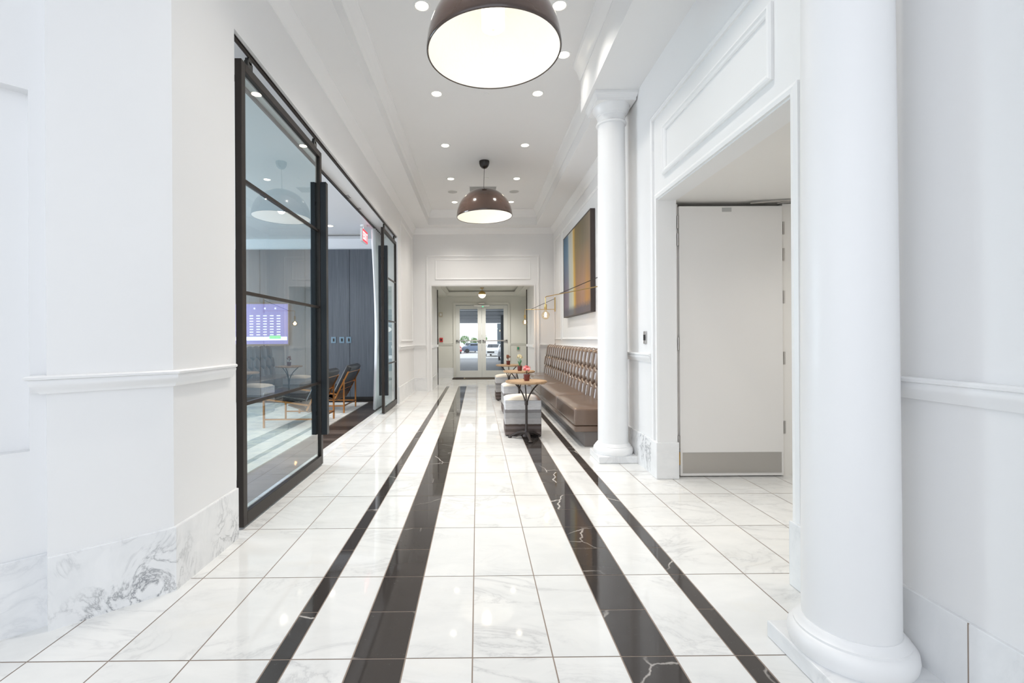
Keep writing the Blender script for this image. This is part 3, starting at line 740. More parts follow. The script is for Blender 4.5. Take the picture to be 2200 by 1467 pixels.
# ------------------------------------------------------------------ bench
t = thing('banquette_bench', 'long brown leather banquette with a deep tufted back along the right wall', 'bench', (1.06, 5.15, 0))
BL = 5.30                                    # length
def cushion(y0, y1):
    bm = nbm(); nx, ny = 14, max(10, int((y1 - y0) / .10)); x0, x1, zb, zt = 0.0, .50, .235, .425
    r = .035
    top = []
    for i in range(nx + 1):
        for_ = []
        for j in range(ny + 1):
            u, v = i / nx, j / ny
            e = min(1, min(u, 1 - u) * 6) * min(1, min(v, 1 - v) * (y1 - y0) * 7)
            for_.append(bm.verts.new((x0 + u * (x1 - x0), y0 + v * (y1 - y0), zt + .022 * math.sin(e * PI / 2))))
        top.append(for_)
    for i in range(nx):
        for j in range(ny): bm.faces.new((top[i][j], top[i + 1][j], top[i + 1][j + 1], top[i][j + 1]))
    edge = [top[i][0] for i in range(nx + 1)] + [top[nx][j] for j in range(1, ny + 1)] + [top[i][ny] for i in range(nx - 1, -1, -1)] + [top[0][j] for j in range(ny - 1, 0, -1)]
    low = [bm.verts.new((v.co.x, v.co.y, zb)) for v in edge]; n = len(edge)
    for i in range(n): bm.faces.new((edge[i], edge[(i + 1) % n], low[(i + 1) % n], low[i]))
    bm.faces.new(low)
    return bm
for a, b in ((0, 1.185), (1.195, 2.72), (2.73, 4.25), (4.26, BL)):
    obj('seat_cushion', cushion(a, b), LEATHER, t, smooth=True, bevel=.022, seg=4)
obj('seat_rail', box(.004, .64, .004, BL, .168, .233), LEATHER, t, bevel=.012, seg=3)
obj('plinth', box(.12, .66, .03, BL - .03, 0, .168), mat('taupe_plinth', (.16, .14, .13), .45), t, bevel=.004, label='recessed taupe base')
def tufted(y0, y1, rows=3, p=.235):
    bm = nbm(); nu = max(20, int((y1 - y0) / .0115)); nv = 72
    cells = max(1, round((y1 - y0) / p)); Lg = .585; G = []
    for i in range(nu + 1):
        u = i / nu; a = u * cells; r = []
        for j in range(nv + 1):
            v = j / nv                       # 0 bottom front, 1 rear top
            if v < .80:
                k = v / .80; x = .44 + .085 * k; z = .425 + Lg * k * .965; nx_, nz_ = -.985, .15
            else:
                k = (v - .80) / .20; ang = PI * k * .56; R_ = .06
                x = .44 + .085 + R_ - R_ * math.cos(ang) + .0; z = .425 + Lg * .965 + R_ * math.sin(ang) * .55
                nx_, nz_ = -math.cos(ang), math.sin(ang)
            vv = v / .80 * 3.25              # diamonds: 3 rows of crossings
            # staggered vertical cells: creases run straight, then fork to the next row
            lv = v / .80 * 3.0; row, tt = 2, 0.
            if lv < .68: row = 0
            elif lv < 1.28: row, tt = 0, (lv - .68) / .60
            elif lv < 1.72: row = 1
            elif lv < 2.32: row, tt = 1, (lv - 1.72) / .60
            o_ = .5 * (row % 2)
            tt = tt * tt * (3 - 2 * tt)
            dd = min(abs((a + o_ + sg * .5 * tt + .5) % 1 - .5) for sg in (-1, 1))
            h = (1 - math.exp(-(dd / .11) ** 1.3)) * (.86 + .14 * math.sin(PI * min(dd, .5)))
            endf = min(1, min(u, 1 - u) * (y1 - y0) / .02); h *= (endf ** .5)
            D = .055 * (1 if v < .93 else max(0, (1 - v) / .07))
            r.append(bm.verts.new((x + nx_ * D * h, y0 + u * (y1 - y0), z + nz_ * D * h)))
        G.append(r)
    for i in range(nu):
        for j in range(nv): bm.faces.new((G[i][j], G[i + 1][j], G[i + 1][j + 1], G[i][j + 1]))
    xb = XA - 1.06 - .016
    for i in (0, nu):
        ring = G[i]; fin = [bm.verts.new((xb, ring[-1].co.y, ring[-1].co.z)), bm.verts.new((xb, ring[0].co.y, .30))] ; bm.faces.new(ring + fin)
        if i == 0: A_ = fin
        else: B_ = fin
    bm.faces.new([G[i][nv] for i in range(nu + 1)] + [B_[0], A_[0]])
    bm.faces.new((A_[0], B_[0], B_[1], A_[1]))
    return bm
for a, b in ((0.01, 1.185), (1.195, 4.25), (4.26, BL)):
    obj('tufted_back', tufted(a, b), LEATHER, t, smooth='all')

# ------------------------------------------------------------------ ottomans
def ottoman(loc, label, rz=0):
    t = thing('cowhide_ottoman', label, 'ottoman', loc, rz, group='patchwork cowhide cube ottomans')
    bm = nbm(); bx(bm, -.225, .225, -.225, .225, .012, .44)
    obj('body', bm, HIDE, t, bevel=.012, seg=3)
    bm = nbm(); n = 16; G = []
    for i in range(n + 1):
        G.append([bm.verts.new((-.222 + .444 * i / n, -.222 + .444 * j / n, .44 + .050 * (max(0, math.sin(PI * i / n)) * max(0, math.sin(PI * j / n))) ** .35)) for j in range(n + 1)])
    for i in range(n):
        for j in range(n): bm.faces.new((G[i][j], G[i + 1][j], G[i + 1][j + 1], G[i][j + 1]))
    obj('cushion_top', bm, HIDET, t, smooth='all', label='pieced hide top with a brown corner')
    for x in (-.19, .19):
        for y in (-.19, .19): obj('foot', box(x - .02, x + .02, y - .02, y + .02, 0, .012), BLACK, t)
    return t
ottoman((.562, 5.99, 0), 'patchwork cowhide cube ottoman behind the nearest bistro table', -.02)
o2 = ottoman((.625, 7.68, 0), 'patchwork cowhide cube ottoman, the middle one of the row', .03)
o3 = dup(o2, (.58, 9.43, 0), .0, 'patchwork cowhide cube ottoman nearest the glass doors')

# ------------------------------------------------------------------ bistro tables
def table(loc, label, rz=0):
    t = thing('bistro_table', label, 'table', loc, rz, group='round oak bistro tables with iron bases')
    bm = nbm(); lathe(bm, [(0, .672), (.232, .672), (.246, .680), (.249, .688), (.246, .696), (0, .698)], seg=48); obj('tabletop', bm, TOPWOOD, t, smooth=True)
    bm = nbm(); lathe(bm, [(.225, .6985), (.236, .6985), (.236, .7005), (.225, .7005), (.225, .6985)], seg=48); obj('rim', bm, TOPWOOD, t)
    for k in range(3):
        a = k * 2 * PI / 3 + .35; d = Vector((math.cos(a), math.sin(a), 0))
        bm = nbm(); tube(bm, bez((d.x * .012, d.y * .012, .43), (d.x * .03, d.y * .03, .53), (d.x * .09, d.y * .09, .60), (d.x * .185, d.y * .185, .672), 12), .0085, 8); obj('arm', bm, IRON, t, smooth=True)
    bm = nbm(); tube(bm, [(0, 0, .07), (0, 0, .44)], [.0155, .0145], 14); lathe(bm, [(.014, .40), (.021, .41), (.021, .44), (.012, .46), (0, .46)], seg=16); obj('pole', bm, IRON, t, smooth=True)
    bm = nbm(); lathe(bm, [(0, .03), (.05, .035), (.045, .055), (.026, .07), (.030, .082), (.022, .095), (.018, .12), (0, .12)], seg=24); obj('hub', bm, IRON, t, smooth=True)
    for k in range(3):
        a = -PI / 2 + .12 + k * 2 * PI / 3; d = Vector((math.cos(a), math.sin(a), 0)); e = Vector((-d.y, d.x, 0))
        bm = nbm(); pts = bez(d * .02 + Vector((0, 0, .075)), d * .09 + Vector((0, 0, .085)), d * .14 + Vector((0, 0, .05)), d * .215 + Vector((0, 0, .014)), 10)
        tube(bm, pts, [.024, .024, .023, .022, .021, .020, .018, .016, .015, .014, .014], 10)
        ico(bm, d * .21 + Vector((0, 0, .014)), .022, 2, (1.2, 1.2, .62))
        tube(bm, bez(d * .05 + e * .01 + Vector((0, 0, .06)), d * .10 + e * .035 + Vector((0, 0, .03)), d * .13 + e * .03 + Vector((0, 0, .02)), d * .17 + e * .0 + Vector((0, 0, .022)), 6), .007, 6)
        obj('foot', bm, IRON, t, smooth=True)
    return t
T1 = table((.580, 5.60, 0), 'round oak bistro table with the pink flower pot, nearest the camera')
dup(T1, (.645, 7.30, 0), -.12, 'round oak bistro table with the cream flower pot, middle of the row')
dup(T1, (.600, 9.00, 0), .1, 'round oak bistro table farthest from the camera, under the rust flowers')
def flower(loc, label, pet, h, R_, green):
    t = thing('flower_pot', label, 'plant', loc, group='small flower pots on the bistro tables')
    bm = nbm(); lathe(bm, [(0, 0), (.030, 0), (.034, .012), (.037, .062), (.041, .064), (.041, .074), (.033, .074), (.030, .060), (0, .060)], seg=28); obj('pot', bm, TERRA, t, smooth=True)
    bm = nbm(); rnd = random.Random(label)
    for k in range(6):
        a = rnd.uniform(0, 2 * PI); r = rnd.uniform(.1, .6) * R_
        tube(bm, bez((0, 0, .06), (0, 0, .06 + h * .3), (r * .5 * math.cos(a), r * .5 * math.sin(a), .06 + h * .5), (r * math.cos(a), r * math.sin(a), .06 + h * .85), 6), .0022, 5)
    if green:
        for k in range(6):
            a = k * 1.05; d = Vector((math.cos(a), math.sin(a), 0)); e = Vector((-d.y, d.x, 0)); l = rnd.uniform(.5, .8) * h
            pts = [Vector((0, 0, .06)), d * .02 + Vector((0, 0, .06 + l * .6)), d * .045 + Vector((0, 0, .06 + l)), d * .062 + Vector((0, 0, .06 + l * .95))]; ws = [.004, .011, .008, .001]
            L_ = [bm.verts.new(p + e * w) for p, w in zip(pts, ws)]; R2 = [bm.verts.new(p - e * w) for p, w in zip(pts, ws)]
            for i in range(3): bm.faces.new((L_[i], L_[i + 1], R2[i + 1], R2[i]))
    obj('stems', bm, LEAF if green else mat('dry_stem', (.12, .06, .04), .6), t)
    bm = nbm()
    for k in range(26):
        a = rnd.uniform(0, 2 * PI); e = rnd.uniform(-.9, 1.3); r = R_ * rnd.uniform(.45, 1)
        c = Vector((r * math.cos(a) * math.cos(e), r * math.sin(a) * math.cos(e), .06 + h + r * math.sin(e) * .8))
        d = Vector((rnd.uniform(-1, 1), rnd.uniform(-1, 1), rnd.uniform(-.3, 1))).normalized()
        for m_ in range(5):                       # five cupped petals per blossom
            ang = m_ * 2 * PI / 5; s_ = d.orthogonal().normalized(); u_ = d.cross(s_)
            out = s_ * math.cos(ang) + u_ * math.sin(ang); sd = d.cross(out)
            p0 = c; p1 = c + out * .010 + sd * .0075 + d * .003; p2 = c + out * .018 + d * .007; p3 = c + out * .010 - sd * .0075 + d * .003
            bm.faces.new([bm.verts.new(p) for p in (p0, p1, p2, p3)])
    tag(obj('blossoms', bm, pet, t), kind='stuff')
    return t
flower((.585, 5.58, .7005), 'dark red pot with a round pink blossom on the nearest bistro table', PINK, .085, .050, False)
flower((.655, 7.28, .7005), 'dark red pot with tall cream blossoms and green stems on the middle table', CREAM, .155, .042, True)
flower((.588, 8.98, .7005), 'dark red pot with rust coloured blossoms on the farthest table', RUST, .085, .045, False)

# ------------------------------------------------------------------ wall lamps
def wall_lamp(label, base, tip, dz):
    """base: point on the wall (arm height), tip: where the arm turns down"""
    t = thing('wall_lamp', label, 'wall lamp', base, group='brass swing arm wall lamps')
    b = Vector(base); v = Vector(tip) - b
    bm = nbm(); bx(bm, -.012, .012, -.012, .012, -.05, dz + .03); obj('wall_bar', bm, BRASS, t, bevel=.002)
    d = v.normalized()
    bm = nbm(); tube(bm, [Vector((0, 0, 0)), v - d * .02, v + Vector((0, 0, -.008)), v + Vector((0, 0, -.03)), v + Vector((0, 0, -.12))], .0065, 8); obj('lower_arm', bm, BRASS, t, smooth=True)
    bm = nbm(); tube(bm, [Vector((0, 0, dz)), v * .80 + Vector((0, 0, .004))], .005, 8); obj('upper_arm', bm, DMET, t, smooth=True)
    bm = nbm(); lathe(bm, [(0, 0), (.012, 0), (.021, -.006), (.021, -.075), (.018, -.080), (0, -.080)], seg=20, M=Matrix.Translation(v + Vector((0, 0, -.115)))); obj('socket', bm, BRASS, t, smooth=True)
    c = v + Vector((0, 0, -.285)); R_ = .063
    prof = [(.016, .09), (.018, .075)] + [(R_ * math.sin(a), R_ * math.cos(a)) for a in [.45 + (PI - .45) * i / 16 for i in range(17)]]
    bm = nbm(); lathe(bm, prof, seg=28, M=Matrix.Translation(c)); bulb = obj('bulb', bm, BULBG, t, smooth='all', label='clear round filament bulb')
    bm = nbm()
    for k in range(6):
        a = k * PI / 3; x, y = .013 * math.cos(a), .013 * math.sin(a)
        tube(bm, [(c.x + x * .6, c.y + y * .6, c.z + .045), (c.x + x, c.y + y, c.z + .02), (c.x + x, c.y + y, c.z - .03)], .0022, 5)
    obj('filament', bm, E_FIL, bulb)
    return t, c + b
wl1, bc1 = wall_lamp('brass swing arm wall lamp with round bulb in front of the painting', (1.738, 5.02, 1.84), (1.05, 7.20, 1.84), .20)
wl2, bc2 = wall_lamp('brass swing arm wall lamp with round bulb beside the far opening', (1.735, 10.46, 1.845), (1.07, 10.52, 1.845), .24)
bm = nbm(); tube(bm, [(0, 0, -.05), (.004, -.01, -.5), (0, 0, -.86)], .003, 6); obj('cord', bm, mat('dark_cord', (.08, .05, .035), .6), wl2, smooth=True)
obj('cord_switch', box(-.012, .012, -.012, .012, -.83, -.77), mat('brown_switch', (.10, .035, .02), .4), wl2, bevel=.003)

# ------------------------------------------------------------------ painting
t = thing('framed_painting', 'large abstract painting of blue, cream and amber bands in a dark frame', 'painting', (XA - .03, 8.085, 1.595))
PW, PH = 2.19, 1.545
def canvas():
    m = CANVAS
    tc = nd(m, 'ShaderNodeTexCoord'); sp = nd(m, 'ShaderNodeSeparateXYZ'); lk(m, tc.outputs['Object'], sp.inputs[0])
    u = math_(m, 'MULTIPLY_ADD', sp.outputs[1], -1 / PW, .5)        # 0 = far (left in view), 1 = near
    v = math_(m, 'DIVIDE', sp.outputs[2], PH)
    n1 = noise(m, coords(m, (1, 1, .35)), 1.4, 4, .6, .5)
    uu = math_(m, 'ADD', u, math_(m, 'MULTIPLY', math_(m, 'SUBTRACT', n1, .5), .16))
    top = ramp(m, uu, [(0, (.05, .13, .22)), (.20, (.10, .18, .27)), (.27, (.40, .42, .40)), (.38, (.48, .45, .34)), (.435, (.50, .30, .05)), (.49, (.19, .14, .055)), (.75, (.15, .12, .07)), (1, (.20, .155, .11))])
    low = ramp(m, uu, [(0, (.13, .10, .14)), (.20, (.22, .18, .22)), (.27, (.45, .46, .42)), (.38, (.52, .52, .40)), (.45, (.62, .36, .04)), (.53, (.30, .16, .08)), (.78, (.34, .20, .13)), (.9, (.42, .22, .06)), (1, (.25, .15, .11))])
    c = mix(m, ramp(m, v, [(.3, (0, 0, 0)), (.75, (1, 1, 1))]), low, top)
    n2 = noise(m, coords(m, (1, 3, 4)), 4, 6, .7)
    bot = ramp(m, math_(m, 'ADD', v, math_(m, 'MULTIPLY', math_(m, 'SUBTRACT', n2, .5), .08)), [(.07, (1, 1, 1)), (.13, (0, 0, 0))])
    c = mix(m, math_(m, 'MULTIPLY', bot, .85), c, (.085, .09, .12))
    br = ramp(m, noise(m, coords(m, (1, 14, .6)), 3, 5), [(.3, (.8, .8, .8)), (.7, (1.0, 1.0, 1.0))])
    lk(m, mix(m, 1, c, br, 'MULTIPLY'), bsdf(m).inputs['Base Color'])
canvas()
obj('canvas', box(-.040, -.030, -PW / 2 + .02, PW / 2 - .02, .02, PH - .02), CANVAS, t)
bm = nbm(); sweep(bm, [(-PW / 2, 0), (PW / 2, 0), (PW / 2, PH), (-PW / 2, PH)], [(0, -.025), (0, .046), (.012, .046), (.02, .040), (.02, -.025)], (0, 1, 0), (0, 0, 1), (-1, 0, 0), (0, 0, 0), True)
obj('frame', bm, FRAMEW, t)
obj('backing', box(-.030, .029, -PW / 2 + .02, PW / 2 - .02, .02, PH - .02), BLACK, t)

# ------------------------------------------------------------------ pendants
def pendant(loc, label, tilt):
    t = thing('dome_pendant', label, 'pendant lamp', loc, group='large brown dome pendants')
    R_ = .45; H = ZT - loc[2]; T = Matrix.Rotation(tilt, 4, 'Y')
    n = 28
    prof = [(R_ * math.sin(PI / 2 * i / n), R_ * 1.0 * math.cos(PI / 2 * i / n)) for i in range(n + 1)]
    bm = nbm(); inn = [((R_ - .012) * math.sin(PI / 2 * i / n), (R_ - .012) * math.cos(PI / 2 * i / n)) for i in range(n, -1, -1)]
    lathe(bm, prof + [(R_ - .006, -.006), (R_ - .012, 0)], seg=96, M=T)
    dome = obj('dome_shade', bm, P_OUT, t, smooth='all')
    bm = nbm(); lathe(bm, inn, seg=96, M=T); obj('plaster_lining', bm, P_IN, t, smooth='all', label='white plaster relief inside the dome')
    bm = nbm(); lathe(bm, [(.078, .40), (.078, .17), (.072, .165), (.045, .165), (.045, .175), (0, .175)], seg=36, M=T); obj('diffuser', bm, E_DIFF, t, smooth=True, label='glass cylinder around the bulb')
    bm = nbm(); lathe(bm, [(0, .1655), (.012, .1655), (.012, .160), (0, .160)], seg=16, M=T); obj('finial', bm, BRASS, t)
    bm = nbm(); tp = T @ Vector((0, 0, R_)); lathe(bm, [(0, R_ + .012), (.04, R_ + .008), (.045, R_ - .006), (0, R_ - .006)], seg=24, M=T); obj('cap', bm, BLACK, t, smooth=True)
    bm = nbm(); tube(bm, [tp, (0, 0, H - .1)], .0035, 8); obj('wire', bm, BLACK, t)
    bm = nbm(); lathe(bm, [(0, H), (.083, H), (.083, H - .035), (.070, H - .075), (.045, H - .105), (.015, H - .118), (0, H - .118)], seg=32); obj('canopy', bm, mat('brown_canopy', (.02, .014, .012), .2), t, smooth=True)
    return t
pendant((.122, 3.15, 3.122), 'huge brown dome pendant with glowing white lining, nearest the camera', math.radians(-1.0))
pendant((.127, 7.56, 3.165), 'brown dome pendant hanging on a thin wire farther down the hall', math.radians(-1.4))

# ------------------------------------------------------------------ downlights and ceiling fittings
def downlight(loc, label):
    t = thing('recessed_downlight', label, 'downlight', loc, group='recessed ceiling downlights')
    bm = nbm(); lathe(bm, [(.058, 0), (.075, 0), (.074, -.004), (.060, -.006), (.054, -.002), (.054, 0)], seg=32); obj('trim_ring', bm, WHITEP, t, smooth=True)
    bm = nbm(); lathe(bm, [(0, -.002), (.054, -.002), (.054, -.0035), (0, -.0035)], seg=32); obj('lens', bm, E_DOWN, t, smooth=True)
    return t
first = None; pos = []
names = [(9.81, 'fifth'), (8.38, 'fourth'), (6.93, 'third'), (5.466, 'second'), (4.02, 'first')]
for y, nm in names:
    for x, sd in ((-.46, 'left'), (.72, 'right')):
        pos.append((x, y, 'recessed downlight in the %s visible row from the camera, %s one' % (nm, sd)))
pos.append((.887, 4.72, 'recessed downlight beside the near dome pendant, closest to the beam'))
pos.append((-.40, 4.72, 'recessed downlight hidden behind the near dome pendant, left side'))
for x, sd in ((-.46, 'left'), (.72, 'right')): pos.append((x, 2.57, 'added out of view downlight just in front of the near dome pendant, %s side' % sd))  # row above the view, added for its light
for x, y, lb in pos:
    if first is None: first = downlight((x, y, ZT), lb)
    else: dup(first, (x, y, ZT), label=lb)
dup(first, (2.85, 2.75, ZD), label='hidden downlight added in the side passage ceiling to brighten it')  # added where the camera cannot see it, to brighten the passage
dup(first, (-2.52, 8.05, ZL), label='recessed downlight in the lounge ceiling beside the exit sign')
for x, y, lb in ((-4.2, 7.6, 'added fill downlight in the lounge ceiling, above the wall screen'), (-3.2, 5.2, 'added fill downlight in the lounge ceiling, above the rug'), (-4.9, 5.2, 'added fill downlight in the lounge ceiling, deepest in the room')):  # unseen extra downlights, added to brighten the lounge
    dup(first, (x, y, ZL), label=lb)
def disc(name, loc, r, m, label, cat, group=None, h=.006):
    t = thing(name, label, cat, loc, group=group)
    bm = nbm(); lathe(bm, [(0, -h), (r * .9, -h), (r * .92, -h * .5)], seg=32); obj('grille', bm, m, t)
    bm = nbm(); lathe(bm, [(r * .92, -h), (r, -h * .7), (r, 0), (r * .92, 0), (r * .92, -h)], seg=32); obj('ring', bm, WHITEP, t)
    return t
disc('ceiling_speaker', (-.467, 9.12, ZT), .10, SPK, 'round grey ceiling speaker left of the far dome pendant', 'speaker', 'round ceiling speakers')
disc('ceiling_speaker', (.728, 9.12, ZT), .10, SPK, 'round grey ceiling speaker right of the far dome pendant', 'speaker', 'round ceiling speakers')
disc('sprinkler_cover', (.11, 5.49, ZT), .045, CEIL, 'small round sprinkler cover between the second row of downlights', 'sprinkler')
disc('sprinkler_cover', (.17, 8.35, ZT), .045, WHITEP, 'small round sprinkler cover behind the far dome pendant', 'sprinkler')
t = thing('return_air_grille', 'grey rectangular air grille in the ceiling behind the far dome pendant', 'vent', (.12, 8.95, ZT))
obj('frame', box(-.27, .27, -.16, .16, -.006, 0), CEIL, t)
bm = nbm()
for k in range(14): bx(bm, -.25, .25, -.145 + k * .021, -.133 + k * .021, -.012, -.006)
obj('slats', bm, VENTM, t)

# ------------------------------------------------------------------ outside: parking deck behind the glass doors
ASPH = mat('garage_asphalt', (.07, .085, .10), .35); _v = coords(ASPH); lk(ASPH, ramp(ASPH, noise(ASPH, _v, .5, 5), [(.3, (.03, .05, .065)), (.7, (.07, .095, .115))]), bsdf(ASPH).inputs['Base Color'])
CONC = mat('garage_concrete', (.80, .82, .84), .8)
DCONC = mat('garage_dark_concrete', (.12, .15, .17), .8)
bm = nbm(); prof = [(14.52, -.002), (16, -.02), (45, -.90), (95, -.90)]
prof = prof[:3] + [(50, -.90)]
a = [bm.verts.new((-5, y, z)) for y, z in prof]; b = [bm.verts.new((14, y, z)) for y, z in prof]
for i in range(3): bm.faces.new((a[i], b[i], b[i + 1], a[i + 1]))
struct('floor_garage', bm, ASPH, 'sloping grey asphalt of the parking deck', 'ground')
bm = nbm(); bx(bm, -40, -5, 14.6, 50, -1.0, -.9); bx(bm, -40, 40, 50, 110, -1.0, -.901)
struct('floor_bounce_ground', bm, mat('pale_bounce_ground', (.62, .62, .60), .8), 'pale ground added outside the parking deck to bounce light onto its ceiling', 'ground')  # added as a pale reflector that brightens the deck ceiling
bm = nbm()
yy = 14.6
for k in range(5):
    bx(bm, -5, 14, yy, 20.1 + 5 * k, 2.75, 3.1); bx(bm, -5, -3.2, 20.1 + 5 * k, 20.8 + 5 * k, 2.75, 3.1); bx(bm, 3.4, 14, 20.1 + 5 * k, 20.8 + 5 * k, 2.75, 3.1); yy = 20.8 + 5 * k
bx(bm, -5, 14, yy, 47, 2.75, 3.1)
struct('ceiling_garage', bm, CONC, 'concrete parking deck ceiling with open daylight slots', 'ceiling')
for k in range(6): struct('trim_%d' % (30 + k), box(-5, 14, 17.5 + k * 5, 18.1 + k * 5, 2.60, 2.749), CONC, 'concrete beam across the parking deck', 'beam')
bm = nbm(); bx(bm, -14, VX0 - .12, 14.45, 14.6, 0, 3.1); bx(bm, VX1 + .12, 14, 14.45, 14.6, 0, 3.1)
struct('wall_garage', bm, DCONC, 'outer wall of the building beside the entrance doors', 'wall')
bm = nbm(); bx(bm, 2.55, 9, 60, 60.4, -.9, 3.1); struct('wall_garage_far', bm, DCONC, 'dark concrete wall deep in the parking deck', 'wall')
for k, (x, y) in enumerate(((1.66, 30), (-4.6, 30))):
    o = obj('concrete_pillar', box(-.16, .16, -.2, .2, 0, 2.75 + .455), DCONC, loc=(x, y, -.455))
    tag(o, ['dark square parking deck pillar at the right edge of the door glass', 'square parking deck pillar on the left'][k], 'pillar', 'parking deck pillars')
def car(loc, rz, m, label):
    t = thing('parked_car', label, 'car', loc, rz, group='parked cars')
    side = [(-2.2, .35), (-2.15, .75), (-1.9, .95), (-1.35, 1.0), (-.75, 1.40), (.55, 1.45), (1.25, 1.02), (2.0, .88), (2.22, .65), (2.22, .32), (1.75, .28), (-1.75, .28)]
    bm = nbm(); W = .86
    A_ = [bm.verts.new((y, -W if z < 1.1 else -W * .80, z)) for y, z in side]; B_ = [bm.verts.new((y, W if z < 1.1 else W * .80, z)) for y, z in side]; n = len(side)
    bm.faces.new(A_[::-1]); bm.faces.new(B_)
    for i in range(n): bm.faces.new((A_[i], A_[(i + 1) % n], B_[(i + 1) % n], B_[i]))
    obj('body', bm, m, t, bevel=.06, seg=3, smooth='all')
    bm = nbm(); gl = mat('car_glass', (.03, .04, .05), .08)
    bar(bm, (.62, 0, 1.40), (1.22, 0, 1.04), 1.30, .02); obj('windshield', bm, gl, t)
    bm = nbm(); bar(bm, (-.80, 0, 1.37), (-1.32, 0, 1.03), 1.30, .02); obj('rear_window', bm, gl, t)
    bm = nbm(); bx(bm, -.9, .75, -.84, .84, 1.06, 1.30); obj('side_windows', bm, gl, t)
    for x in (-1.38, 1.38):
        for y in (-.80, .80):
            bm = nbm(); lathe(bm, [(0, -.09), (.20, -.09), (.32, -.07), (.32, .07), (.20, .09), (0, .09)], seg=24, M=Matrix.Translation((x, y, .32)) @ Matrix.Rotation(PI / 2, 4, 'X')); obj('wheel', bm, BLACK, t, smooth=True)
    obj('headlight', box(2.19, 2.24, -.80, -.50, .62, .74), WHITEP, t); obj('headlight', box(2.19, 2.24, .50, .80, .62, .74), WHITEP, t)
    bm = nbm(); bx(bm, 2.19, 2.24, -.42, .42, .45, .62); obj('grille', bm, BLACK, t)
    return t
CW = mat('car_white', (.78, .8, .82), .2); CR = mat('car_red', (.45, .06, .05), .25); CB = mat('car_blue_grey', (.16, .22, .32), .25); CS = mat('car_silver', (.5, .52, .55), .25)
car((2.05, 55.5, -.9), -PI / 2 - .25, CW, 'white parked car behind the right door glass, its nose towards the doors')
car((3.15, 47.5, -.9), -PI / 2 - .15, CW, 'white parked car cut off by the right edge of the door glass')
car((-.15, 68, -.9), PI * .02, CB, 'blue grey car crossing beyond the parking deck')
car((-3.4, 66, -.9), -PI / 2 + .2, CR, 'red car parked beyond the parking deck at the far left')
car((-1.15, 72, -.9), -PI / 2, CS, 'silver car parked behind the blue grey one')
rnd = random.Random(3)
for k, (x, y, s_) in enumerate(((-2.2, 80, 1.0), (-.6, 82, .85), (.9, 84, 1.1))):
    t = thing('shrub', ['leafy green shrub beyond the parking deck, leftmost', 'leafy green shrub beyond the parking deck, middle', 'leafy green shrub beyond the parking deck, rightmost'][k], 'shrub', (x, y, -.9), group='shrubs beyond the parking deck')
    bm = nbm(); tube(bm, [(0, 0, 0), (0, 0, 1.2 * s_)], .06, 8); obj('trunk', bm, mat('bark', (.12, .08, .05), .9), t)
    bm = nbm()
    for q in range(420):
        d = Vector((rnd.gauss(0, 1), rnd.gauss(0, 1), rnd.gauss(0, 1))).normalized() * rnd.uniform(.5, .85) * s_
        c = Vector((d.x, d.y, 1.9 * s_ + d.z * .9)); n_ = Vector((rnd.uniform(-1, 1), rnd.uniform(-1, 1), rnd.uniform(-1, 1))).normalized(); a_ = n_.orthogonal().normalized() * .09; b_ = n_.cross(a_)
        bm.faces.new([bm.verts.new(c + p) for p in (a_, b_, -a_, -b_)])
    tag(obj('foliage', bm, mat('shrub_leaf', (.16, .30, .07), .6), t), kind='stuff')

# ------------------------------------------------------------------ lights
def light(kind, name, loc, power, col, **kw):
    l = bpy.data.lights.new(name, kind); l.energy = power; l.color = col
    for k, v in kw.items(): setattr(l, k, v)
    o = bpy.data.objects.new(name, l); C.objects.link(o); o.location = loc; return o
WARM = (1., .945, .87)
for x, y, lb in pos:
    light('SPOT', 'downlight_beam', (x, y, ZT - .02), (14 if x > .8 else (84 if y < 3.5 else 94 if y < 4.5 else 124 if y < 5.6 else 148) * (.72 if x > .5 else 1.)), WARM, spot_size=math.radians(112), spot_blend=1., shadow_soft_size=.05)
for x, y in ((-2.52, 8.05), (-4.2, 7.6), (-3.2, 5.2), (-4.9, 5.2)):
    light('SPOT', 'downlight_beam', (x, y, ZL - .02), 70, (1, .96, .92), spot_size=math.radians(120), spot_blend=.8, shadow_soft_size=.05)  # all but the exit sign one are added lounge fill
light('POINT', 'pendant_bulb', (.122, 3.15, 3.122 + .12), 2.2, (1, .97, .92), shadow_soft_size=.06)
light('POINT', 'pendant_bulb', (.127, 7.56, 3.165 + .12), 2.6, (1, .93, .83), shadow_soft_size=.06)
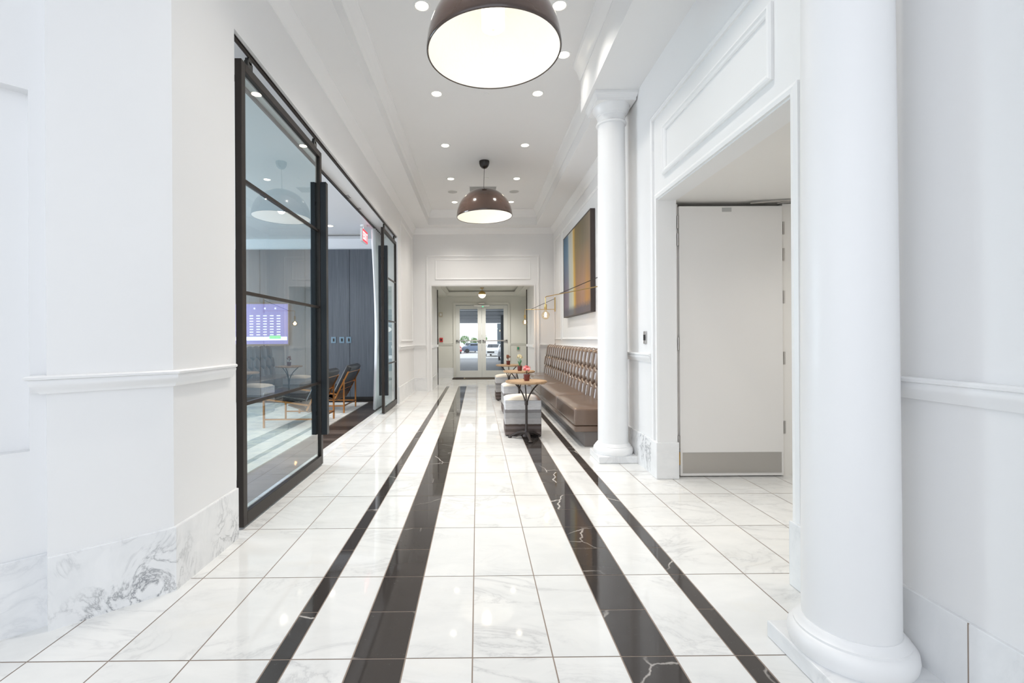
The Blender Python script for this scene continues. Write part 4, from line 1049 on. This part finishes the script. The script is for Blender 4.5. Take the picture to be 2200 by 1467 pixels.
light('SPOT', 'globe_bulb', (.14, 13.3, ZV - .145), 120, (1, .96, .89), shadow_soft_size=.08, spot_size=math.radians(165), spot_blend=.6)
light('SPOT', 'passage_fill', (2.85, 2.75, ZD - .02), 42, (1, .95, .9), shadow_soft_size=.06, spot_size=math.radians(150), spot_blend=.8)  # fill beam of the added passage downlight
light('POINT', 'filament_glow', tuple(bc1), 2.2, (1, .68, .38), shadow_soft_size=.03)
light('POINT', 'filament_glow', tuple(bc2), 2.2, (1, .68, .38), shadow_soft_size=.03)
light('AREA', 'lounge_window_fill', (-7.3, 5.9, 1.7), 460, (.80, .90, 1), shape='RECTANGLE', size=4.6, size_y=2.3).rotation_euler = (0, -PI / 2, 0)  # area lamp added outside the window opening to brighten the lounge
w = bpy.data.worlds.new('sky'); S.world = w; w.use_nodes = True
bg = w.node_tree.nodes['Background']; bg.inputs[0].default_value = (.875, .925, 1, 1); bg.inputs[1].default_value = 1.72

# ------------------------------------------------------------------ camera
cam = bpy.data.cameras.new('camera'); co = bpy.data.objects.new('camera', cam); C.objects.link(co)
F, CX, CY = 1007.3, 1031.2, 726.1
cam.sensor_fit = 'HORIZONTAL'; cam.sensor_width = 36; cam.lens = F / 2200 * 36
cam.shift_x = (1100 - CX) / 2200; cam.shift_y = -(733.5 - CY) / 2200
cam.clip_start = .05; cam.clip_end = 300
yaw, pit, rol = math.radians(.3147), math.radians(.0387), math.radians(-.3238)
R = Matrix.Rotation(-yaw, 4, 'Z') @ Matrix.Rotation(PI / 2 + pit, 4, 'X') @ Matrix.Rotation(rol, 4, 'Z')
co.matrix_world = Matrix.Translation((0, 0, 1.2058)) @ R
S.camera = co

S.view_settings.view_transform = 'Standard'; S.view_settings.look = 'None'; S.view_settings.gamma = 1
S.view_settings.use_curve_mapping = False; S.view_settings.exposure = 0.07
cy = S.cycles
cy.use_denoising = True; cy.max_bounces = 10; cy.diffuse_bounces = 6; cy.glossy_bounces = 5; cy.transmission_bounces = 6; cy.transparent_max_bounces = 16
cy.sample_clamp_indirect = 6; cy.caustics_reflective = False; cy.caustics_refractive = False
